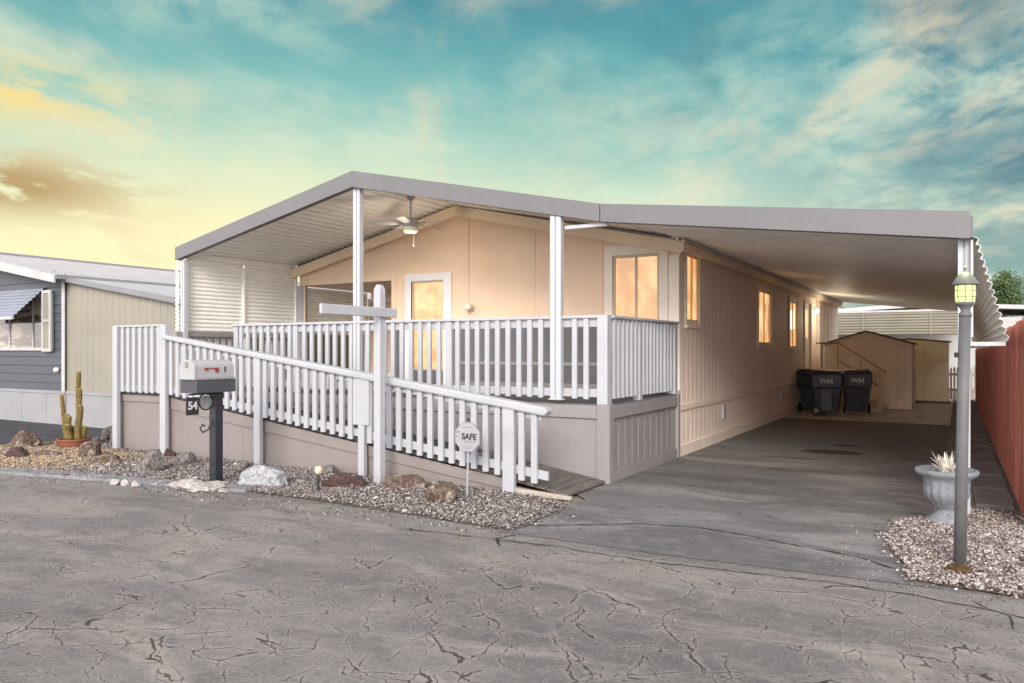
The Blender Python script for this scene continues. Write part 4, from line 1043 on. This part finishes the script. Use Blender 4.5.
build('stem', MB().tube([(-7.62,-.55,-.02),(-7.60,-.55,.30),(-7.66,-.56,.52)], [.02,.015,.008], 8).tube([(-7.61,-.55,.28),(-7.52,-.57,.50)], [.012,.006], 6), M['bark'], DP)
build('leaves', leafblob((-7.64,-.56,.52), .15, .12, .11, 170, .09, rnd, 8), M['orangeleaf'], DP)

# ------------------------------------------------------------------ urn planter with spiky dry plant
ux, uy = 3.19, -.30
UR = build('urn_planter', MB().lathe([(.155,.0),(.155,.03),(.12,.05),(.075,.09),(.065,.12),(.095,.135),(.10,.15),(.12,.17),(.165,.22),(.175,.28),(.17,.34),(.185,.38),(.225,.405),(.235,.42),(.235,.445),(.215,.45),(.195,.43),(.01,.42)], (ux,uy,.01), 96, .06, 16, (.17,.36)), M['urn'], smooth=True, label='weathered white stone urn planter standing at the carport entrance', cat='urn')
mb = MB(); r6 = random.Random(6)
for i in range(60):
    a = r6.uniform(0, 6.28); el = r6.uniform(.35, 1.5); L_ = r6.uniform(.10, .22)
    p0 = Vector((ux+r6.uniform(-.05,.05), uy+r6.uniform(-.05,.05), .43)); dd = Vector((math.cos(a)*math.cos(el), math.sin(a)*math.cos(el), math.sin(el)))
    sdv = Vector((-math.sin(a), math.cos(a), 0))*.009; mid = p0+dd*L_*.6; e = p0+dd*L_+Vector((0,0,-.03*math.cos(el)))
    mb.add([p0-sdv, p0+sdv, mid+sdv*.8, e, mid-sdv*.8], [(0,1,2,3,4)])
build('spiky_plant', mb, M['dry'], label='pale dried spiky plant growing in the stone urn', cat='plant')

# ------------------------------------------------------------------ lamp post
lx, ly = 3.285, -1.73
LP = empty('lamp_post', 'grey lamp post with a glowing yellow green lantern at the driveway corner', 'lamp post', (lx, ly, 0))
build('pole', MB().tube([(lx,ly,-.05),(lx+.014,ly,.8),(lx+.031,ly,1.69)], [.039,.037,.036], 20), M['lamp_metal'], LP, smooth=True)
tx_ = lx+.032
build('collar', MB().lathe([(.037,1.67),(.040,1.69),(.030,1.70),(.024,1.715),(.045,1.745),(.055,1.752)], (tx_,ly,0), 20), M['lamp_metal'], LP, smooth=True)
lan = build('lantern', MB().lathe([(.020,1.752),(.060,1.754),(.060,1.762),(.02,1.764)], (tx_,ly,0), 20), M['lamp_head'], LP)
build('roof_cap', MB().lathe([(.080,1.882),(.078,1.892),(.064,1.915),(.045,1.945),(.022,1.962),(.008,1.968),(.007,1.985),(.012,1.993),(.004,2.008)], (tx_,ly,0), 24), M['lamp_head'], LP, smooth=True)
build('lamp_glass', MB().lathe([(.053,1.763),(.058,1.80),(.058,1.884)], (tx_,ly,0), 8), M['lamp_light'], lan)
mb = MB()
for k in range(8):
    a = 2*math.pi*k/8; c, s_ = math.cos(a), math.sin(a)
    mb.tube([(tx_+.054*c, ly+.054*s_, 1.76),(tx_+.060*c, ly+.060*s_, 1.80),(tx_+.060*c, ly+.060*s_, 1.886)], .0035, 6)
for z in (1.765, 1.803, 1.845, 1.88):
    rr = .0565 if z < 1.79 else .060
    mb.tube([(tx_+rr*math.cos(2*math.pi*k/8), ly+rr*math.sin(2*math.pi*k/8), z) for k in range(9)], .003, 6)
build('lantern_cage', mb, M['lamp_head'], lan)
build('photo_sensor', MB().lathe([(.004,1.40),(.012,1.405),(.012,1.43),(.004,1.435)], (lx-.02,ly-.03,0), 8), M['dark'], LP)
pd = bpy.data.lights.new('lantern_light', 'POINT'); pd.energy = 2.5; pd.color = (.9,1,.5); pd.shadow_soft_size = .06
po = bpy.data.objects.new('lantern_light', pd); COL.objects.link(po); po.location = (tx_, ly, 2.08)

# ------------------------------------------------------------------ bins
def make_bin(label, loc, rz, bm_='bin', letters='WM', logo_face='side', group='wheeled bins by the house wall'):
    B = empty('wheelie_bin', label, 'bin', (0,0,0), group)
    hx0, hy0, hx1, hy1, h = .22, .20, .30, .28, .92
    mb = MB().hexa([(-hx0,-hy0,.06),(hx0,-hy0,.06),(hx0,hy0,.06),(-hx0,hy0,.06)], [(-hx1+.02,-hy1,.62),(hx1,-hy1,.62),(hx1,hy1,.62),(-hx1+.02,hy1,.62)])
    mb.hexa([(-hx1,-hy1-.012,.621),(hx1+.012,-hy1-.012,.621),(hx1+.012,hy1+.012,.621),(-hx1,hy1+.012,.621)], [(-hx1,-hy1-.02,h),(hx1+.02,-hy1-.02,h),(hx1+.02,hy1+.02,h),(-hx1,hy1+.02,h)])
    build('bin_body', mb, M[bm_], B, bevel=.02)
    mb = MB().hexa([(-hx1-.04,-hy1-.04,h+.002),(hx1+.05,-hy1-.04,h+.002),(hx1+.05,hy1+.04,h+.002),(-hx1-.04,hy1+.04,h+.002)],
                   [(-hx1-.03,-hy1+.03,h+.09),(hx1-.04,-hy1+.03,h+.075),(hx1-.04,hy1-.03,h+.075),(-hx1-.03,hy1-.03,h+.09)])
    build('lid', mb, M[bm_], B, bevel=.02)
    build('handle_bar', MB().tube([(-hx1-.02,-hy1,h-.03),(-hx1-.09,-hy1,h),(-hx1-.09,hy1,h),(-hx1-.02,hy1,h-.03)], .016, 8), M[bm_], B)
    build('rib', MB().box(-hx0*.55, hx0*.55, -hy1+.005, -hy1+.03, .12, .60), M[bm_], B, bevel=.01)
    for sgn in (-1, 1):
        y0 = sgn*(hy0+.03); y1 = y0+sgn*.05
        wh = build('wheel', MB().prism([(-.20+.115*math.cos(2*math.pi*i/28), .117+.115*math.sin(2*math.pi*i/28)) for i in range(28)], 'Y', y0, y1), M['dark'], B, bevel=.012)
        ym = y1+sgn*.004
        mb = MB().prism([(-.20+.035*math.cos(2*math.pi*i/16), .117+.035*math.sin(2*math.pi*i/16)) for i in range(16)], 'Y', y1, ym)
        for k in range(6):
            a = k*math.pi/3; c, s_ = math.cos(a), math.sin(a); mb.prism([(-.20+.03*c-.008*s_,.117+.03*s_+.008*c),(-.20+.03*c+.008*s_,.117+.03*s_-.008*c),(-.20+.085*c+.008*s_,.117+.085*s_-.008*c),(-.20+.085*c-.008*s_,.117+.085*s_+.008*c)], 'Y', y1-sgn*.001, ym-sgn*.001)
        build('hub', mb, M['hub'], wh)
    if letters:
        if logo_face == 'side': text_part(letters, .15, M['logo'], B, (0, -hy1-.021, .76), (rad(90),0,0), bold=True)
        else: text_part(letters, .15, M['logo'], B, (hx1+.021, 0, .76), (rad(90),0,rad(90)), bold=True)
    B.location = loc; B.rotation_euler.z = rz
    return B
make_bin('nearer dark bin with its wheel and white letters towards the driveway', (.76, 10.4, .006), rad(4))
make_bin('farther dark bin with letters beside the stair steps', (1.28, 11.15, .006), rad(-82), logo_face='front')
make_bin('greenish bin against the house wall, left behind the other bins', (.36, 11.2, .006), rad(80), 'bin_green', None)

# ------------------------------------------------------------------ stairs
ST = empty('side_stairs', 'pale wooden steps with handrail behind the bins', 'stairs', (.9, 12.4, 0))
sx = [(.05,.80,.85),(.80,1.03,.66),(1.03,1.26,.47),(1.26,1.49,.28),(1.49,1.74,.12)]
for i, (xa, xb, z) in enumerate(sx):
    build('tread', MB().box(xa, xb+.02, 12.02, 12.90, z-.035, z), M['stair'], ST, bevel=.004)
    if i: build('riser', MB().box(xb-.01, xb, 12.04, 12.88, .01, z-.036), M['stair'], ST)
build('stringer', MB().prism([(.05,.01),(1.72,.01),(1.72,.085),(1.48,.085),(1.48,.245),(1.25,.245),(1.25,.435),(1.02,.435),(1.02,.625),(.79,.625),(.79,.81),(.05,.81)], 'Y', 11.98, 12.018), M['stair'], ST)
for x, z0, z1 in ((.42,.85,1.60),(.78,.85,1.60),(1.28,.47,1.24),(1.68,.12,.98)):
    build('rail_post', MB().box(x-.022, x+.022, 11.93, 11.978, z0-.10, z1), M['stair'], ST, bevel=.003)
mb = MB().box(.30, .80, 11.92, 11.99, 1.60, 1.635)
mb.prism([(.80,1.60),(1.82,.91),(1.82,.945),(.80,1.635)], 'Y', 11.92, 11.99)
mb.prism([(.80,1.18),(1.70,.56),(1.70,.60),(.80,1.22)], 'Y', 11.94, 11.975)
build('handrail', mb, M['handrail'], ST)

# ------------------------------------------------------------------ sheds
def shed(label, x0, x1, y0, y1, zl, zp, xp, zr, m_, spacing, name='garden_shed', trim=True):
    E = empty(name, label, 'shed', ((x0+x1)/2, y0, 0))
    Lx = x1-x0
    def zt(u):
        x = x0+u; return zl+(zp-zl)*(x-x0)/(xp-x0) if x < xp else zp+(zr-zp)*(x-xp)/(x1-xp)
    mb = MB(); gr_ = list(np.arange(spacing, Lx-.02, spacing)); us = sorted(set([0, Lx, xp-x0]+[q for g in gr_ for q in (g-.008, g-.003, g+.003, g+.008)]))
    for u in us:
        dpt = .008 if any(abs(abs(u-g)-.003) < 1e-5 for g in gr_) else 0
        mb.v += [(x0+u, y0+dpt, .02), (x0+u, y0+dpt, zt(u))]
    for i in range(len(us)-1): mb.f.append((2*i, 2*i+2, 2*i+3, 2*i+1))
    mb.add([(x0,y0,.02),(x0,y1,.02),(x0,y1,zl),(x0,y0,zl)], [(0,1,2,3)]); mb.add([(x1,y0,.02),(x1,y1,.02),(x1,y1,zr),(x1,y0,zr)], [(0,1,2,3)])
    mb.add([(x0,y1,.02),(x1,y1,.02),(x1,y1,zr),(xp,y1,zp),(x0,y1,zl)], [(0,1,2,3,4)])
    build('shed_wall', mb, m_, E)
    s1 = (zp-zl)/(xp-x0); s2 = (zr-zp)/(x1-xp); t = .035; e = .06
    mb = MB()
    mb.prism([(x0-e, zl-e*s1+.004), (xp, zp+.004), (x1+e, zr+e*s2+.004), (x1+e, zr+e*s2+t), (xp, zp+t), (x0-e, zl-e*s1+t)], 'Y', y0-.06, y1+.05)
    build('shed_roof', mb, M['shedroof'], E)
    if trim: build('corner_trim', MB().box(x1-.05, x1+.012, y0-.012, y0-.001, .02, zr-.01).box(x1+.001, x1+.012, y0-.001, y0+.05, .02, zr-.01), M['wintrim'], E)
    return E
shed('tan grooved garden shed with a low brown gable roof', .34, 2.28, 12.95, 14.9, 1.60, 1.90, 1.28, 1.60, M['shed'], .15)
s2_ = shed('cream yellow shed standing right behind the tan shed', 1.9, 3.02, 15.9, 17.4, 1.72, 1.74, 2.1, 1.66, M['shed2'], .55, trim=False)
build('base_beam', MB().box(1.88, 3.06, 15.86, 15.90, .0, .07), M['brown'], s2_)

# ------------------------------------------------------------------ red fence on the right
FE = empty('wooden_fence', 'tall red stained board fence along the right side of the driveway', 'fence', (3.72, 0, 0))
mb = MB(); rf = random.Random(9); y = -.30; i = 0
while y < 17.5:
    wd = rf.uniform(.135, .145); t = (y+.3)/17.8; x = 3.755-.10*t; zt_ = 1.735-.27*t+rf.uniform(-.012, .012); off = .026 if i % 2 else 0.
    mb.hexa([(x+off,y,.01),(x+off+.018,y,.01),(x+off+.018,y+wd,.01),(x+off,y+wd,.01)],
            [(x+off+rf.uniform(-.004,.004),y,zt_),(x+off+.018,y,zt_),(x+off+.018,y+wd,zt_),(x+off+rf.uniform(-.004,.004),y+wd,zt_)])
    y += wd-(.02 if rf.random() < .9 else -.004); i += 1
build('boards', mb, M['fence'], FE, bevel=.003)
mb = MB()
for z in (.3, 1.35): mb.hexa([(3.80,-.3,z),(3.84,-.3,z),(3.74,17.4,z-.1),(3.70,17.4,z-.1)],[(3.80,-.3,z+.09),(3.84,-.3,z+.09),(3.74,17.4,z-.01),(3.70,17.4,z-.01)])
build('rails', mb, M['fence'], FE)
for y in (-.35, 2.1, 4.5, 6.9, 9.3, 11.7, 14.1, 16.5):
    t = (y+.3)/17.8; build('fence_post', MB().box(3.85-.1*t, 3.94-.1*t, y, y+.09, -.02, 1.70-.27*t), M['fence'], FE, bevel=.004)

# back picket fence
PF = empty('picket_fence', 'grey wooden picket fence closing the back of the side passage', 'fence', (3.3, 18.1, 0))
mb = MB(); rp = random.Random(3)
for k in range(9):
    x = 3.03+k*.085; zt_ = .92+rp.uniform(-.04,.04)
    mb.prism([(x,.02),(x+.06,.02),(x+.06,zt_),(x+.03,zt_+.05),(x,zt_)], 'Y', 18.1, 18.12)
build('pickets', mb, M['picket'], PF)
build('rails', MB().box(3.0, 3.8, 18.121, 18.15, .25, .32).box(3.0, 3.8, 18.121, 18.15, .70, .77), M['picket'], PF)

# stepping slabs between driveway and fence
for k in range(17):
    y0 = .55+k*1.0; r = random.Random(k)
    s_ = build('paving_slab', MB().box(3.40+r.uniform(-.015,.015), 3.715-.09*k/17, y0, y0+.86, -.01, .035+r.uniform(0,.012)), M['slab'], None, bevel=.012,
        label='grey brown slab in the narrow path along the red fence', cat='paving slab', group='slabs in the path along the red fence')
structure('side_path', poly_sheet([(3.12,.35),(3.80,.35),(3.74,18.2),(3.12,18.2)], .004), M['soil'])
stones('path_gravel', [(3.14,.2),(3.78,.2),(3.70,9),(3.14,9)], 2600, .008, .016, M['gravel'], z=.0, pile=.008, label='dark gravel between the slabs along the red fence')

# ------------------------------------------------------------------ left neighbour
N = empty('neighbour_home', 'blue grey mobile home on the left with cream side wall and white metal roof', 'house', (-13, .67, 0))
nx, ny = -11.6, .67
mb = MB(); z = .64; k = 0
nzt = lambda x: 2.90+.20*(nx-x)
P = []
x1_, x0_n = nx, nx-7.3
def lap(mb, z0, z1, ztopclip=None):
    mb.add([(x0_n,ny-.022,z0),(x1_,ny-.022,z0),(x1_,ny-.003,z1),(x0_n,ny-.003,z1)], [(0,1,2,3)]); mb.add([(x0_n,ny-.003,z0),(x1_,ny-.003,z0),(x1_,ny-.022,z0),(x0_n,ny-.022,z0)], [(0,1,2,3)])
zz = .64
while zz < 2.72:
    lap(mb, zz, min(zz+.17, 2.80)); zz += .17
mb.prism([(x0_n,2.80),(x1_,2.80),(x1_,2.92),(nx-3.65,3.54),(x0_n,2.92)], 'Y', ny-.02, ny)
build('front_wall', mb, M['nblue'], N)
mb = MB().box(x0_n, x1_, ny-.010, ny+.02, 0, .64); build('front_skirting', mb, M['nskirt'], N)
mb = MB()
for x in np.arange(x0_n+.3, x1_, .9): mb.box(x, x+.03, ny-.016, ny-.0101, 0, .64)
mb.box(x0_n, x1_, ny-.03, ny-.0165, .60, .655)
build('skirting_trim', mb, M['nskirt'], N)
build('corner_trim', MB().box(nx-.09, nx+.015, ny-.035, ny-.0225, .64, 2.90), M['nwhite'], N)
# cream enclosed side with lower roof
ax1 = -7.95
az_ = lambda x: 2.86-.155*(x-nx)
mb = MB(); us = []
for g in np.arange(nx-.1, ax1, .2):
    us += [(g, 0), (g+.18, 0), (g+.185, .007), (g+.195, .007)]
for (x, dd) in us: mb.v += [(x, ny+.02+dd, .64), (x, ny+.02+dd, az_(x)-.04)]
for i in range(len(us)-1): mb.f.append((2*i,2*i+2,2*i+3,2*i+1))
mb.box(ax1-.03, ax1, ny+.05, 14, .0, az_(ax1)-.05)
build('side_enclosure', mb, M['ncream'], N)
mb = MB().box(nx+.02, ax1, ny+.0, ny+.03, 0, .63).box(nx+.02, ax1, ny-.02, ny-.001, .60, .66); build('side_skirting', mb, M['nskirt'], N)
mb = MB()
mb.prism([(nx+.0,az_(nx)-.04),(ax1+.15,az_(ax1+.15)-.04),(ax1+.15,az_(ax1+.15)+.0),(nx,az_(nx)+.0)], 'Y', ny-.10, 14)
build('side_roof', mb, M['nwhite'], N)
mb = MB().prism([(nx+.0,az_(nx)-.08),(ax1+.17,az_(ax1+.17)-.08),(ax1+.17,az_(ax1+.17)+.012),(nx,az_(nx)+.012)], 'Y', ny-.13, ny-.101)
build('side_gutter', mb, M['ngrey'], N)
mb = MB(); rz_ = 3.58; rx_ = nx-3.65
for sgn in (-1, 1):
    xo = rx_+sgn*3.85; zo = rz_-.185*3.85
    mb.prism([(rx_,rz_-.05),(xo,zo-.05),(xo,zo),(rx_,rz_)], 'Y', ny-.30, 16)
build('roof', mb, M['nwhite'], N)
mb = MB()
for k in range(9):
    xa = rx_+.25+k*.42; za = rz_-.185*(xa-rx_)
    mb.prism([(xa,za),(xa+.03,za-.006),(xa+.03,za+.022),(xa,za+.028)], 'Y', ny-.30, 16)
build('roof_seams', mb, M['nwhite'], N)
build('ridge_cap', MB().prism([(rx_-.15,rz_-.03),(rx_+.15,rz_-.03),(rx_+.12,rz_+.05),(rx_-.12,rz_+.05)], 'Y', ny-.32, 16), M['ngrey'], N)
build('eave_line', MB().box(rx_+3.85, rx_+3.89, ny-.30, 16, rz_-.185*3.85-.075, rz_-.185*3.85+.01), M['ngrey'], N)
mb = MB()
for sgn in (-1, 1):
    xo = rx_+sgn*3.85; zo = rz_-.185*3.85
    mb.prism([(rx_,rz_-.21),(xo,zo-.15),(xo,zo-.0),(rx_,rz_-.0)], 'Y', ny-.34, ny-.301)
build('barge_board', mb, M['nwhite'], N, bevel=.004)
nw = build('window', MB().box(-14.9,-11.98,ny-.05,ny-.0225,1.44,1.50).box(-14.9,-11.98,ny-.05,ny-.0225,2.50,2.56).box(-12.03,-11.98,ny-.05,ny-.0225,1.50,2.50).box(-12.72,-12.68,ny-.045,ny-.0225,1.50,2.50).box(-13.62,-13.56,ny-.045,ny-.0225,1.50,2.50).box(-14.32,-14.28,ny-.045,ny-.0225,1.50,2.50), M['nwhite'], N)
build('pane', MB().box(-14.9,-12.03,ny-.031,ny-.026,1.50,2.50), M['nglass'], nw)
sh = build('shutter', MB().box(-12.26,-11.94,ny-.11,ny-.075,1.42,1.48).box(-12.26,-11.94,ny-.11,ny-.075,2.56,2.62).box(-12.26,-12.20,ny-.11,ny-.075,1.48,2.56).box(-12.0,-11.94,ny-.11,ny-.075,1.48,2.56).box(-12.20,-12.0,ny-.11,ny-.075,2.0,2.05), M['nwhite'], N)
build('shutter_panel', MB().box(-12.20,-12.0,ny-.09,ny-.082,1.48,2.56), M['ncream'], sh)
AW = build('window_awning', corrugate((-15.0, ny-.03, 2.68), (1,0,0), Vector((0,-.55,-.55)), Vector((0,-.55,.55)), 2.75, .85, .09, .02, 'wave'), M['nstripe'], N, solid=.003)
build('awning_lip', MB().box(-15.0,-12.25,ny-.66,ny-.62,2.035,2.085), M['nwhite'], AW)
build('porch_light', MB().lathe([(.02,1.02),(.05,1.04),(.05,1.09),(.02,1.11)], (-11.82,ny-.06,0), 12), M['wintrim'], N)

# ------------------------------------------------------------------ back neighbour
BN = empty('rear_home', 'white mobile home with cream slatted carport valance behind the sheds', 'house', (2, 24, 0))
build('rear_home_wall', MB().box(-6, 10, 24.5, 30, 0, 2.62), M['nwhite'], BN)
build('rear_home_roof', MB().prism([(-6.3,2.6),(2,3.05),(10.3,2.6),(10.3,2.72),(2,3.20),(-6.3,2.72)], 'Y', 24.1, 30.3), M['nwhite'], BN)
build('carport_valance', corrugate((-3, 22.0, 1.98), (1,0,0), (0,0,1), (0,-1,0), 6.6, .78, .10, .05, 'saw'), M['ncream'], BN, solid=.004)
build('carport_roof', MB().box(-3.1, 3.7, 21.95, 24.4, 2.77, 2.84), M['nwhite'], BN)
for x in (-2.2, .3, 2.4): build('valance_bar', MB().box(x, x+.04, 21.92, 21.95, 1.98, 2.76), M['ncream'], BN)
build('carport_post', MB().box(3.5, 3.6, 22.0, 22.1, 0, 2.77), M['white_post'], BN)

# trees behind
def tree(label, x, y, h, r, zc, rz, n, size, lm, seed, clumps=26, bare=False, name='tree'):
    r_ = random.Random(seed); T = empty(name, label, 'tree', (x,y,0), 'trees behind the rear home')
    mb = MB().tube([(x,y,-.05),(x+.05,y,zc*.45),(x-.04,y,zc)], [.13,.09,.05], 8)
    for k in range(10):
        a = r_.uniform(0,6.28); e = Vector((math.cos(a)*r*.8, math.sin(a)*r*.8, rz*r_.uniform(.1,.95))); b0 = Vector((x,y,zc*.72))
        mb.tube([b0, b0+e*.5+Vector((0,0,.15)), b0+e+Vector((0,0,.2))], [.035,.022,.008], 6)
        if bare:
            for q in range(8):
                c = b0+e*r_.uniform(.4,1); mb.tube([c, c+Vector((r_.gauss(0,.3), r_.gauss(0,.3), r_.uniform(.1,.5)))], [.010,.004], 4)
    build('trunk', mb, M['bark'], T)
    if n: build('crown', leafblob((x,y,zc), r, r, rz, n, size, r_, clumps), M[lm], T)
tree('olive green leafy tree above the red fence at the right', 4.95, 34, 5.0, .95, 3.95, 1.0, 5200, .13, 'leaf', 21)
tree('yellow green bushy tree above the cream valance', .25, 31, 3.4, .95, 2.75, .62, 4200, .12, 'leafy', 22)
tree('bare branched tree at the back left of the carport', -1.1, 31, 3.6, .8, 2.9, .7, 500, .10, 'leaf', 23, bare=True)
tree('small yellow green bush at the right edge behind the fence', 5.75, 26, 3.0, .5, 2.45, .35, 1500, .10, 'leafy', 24)
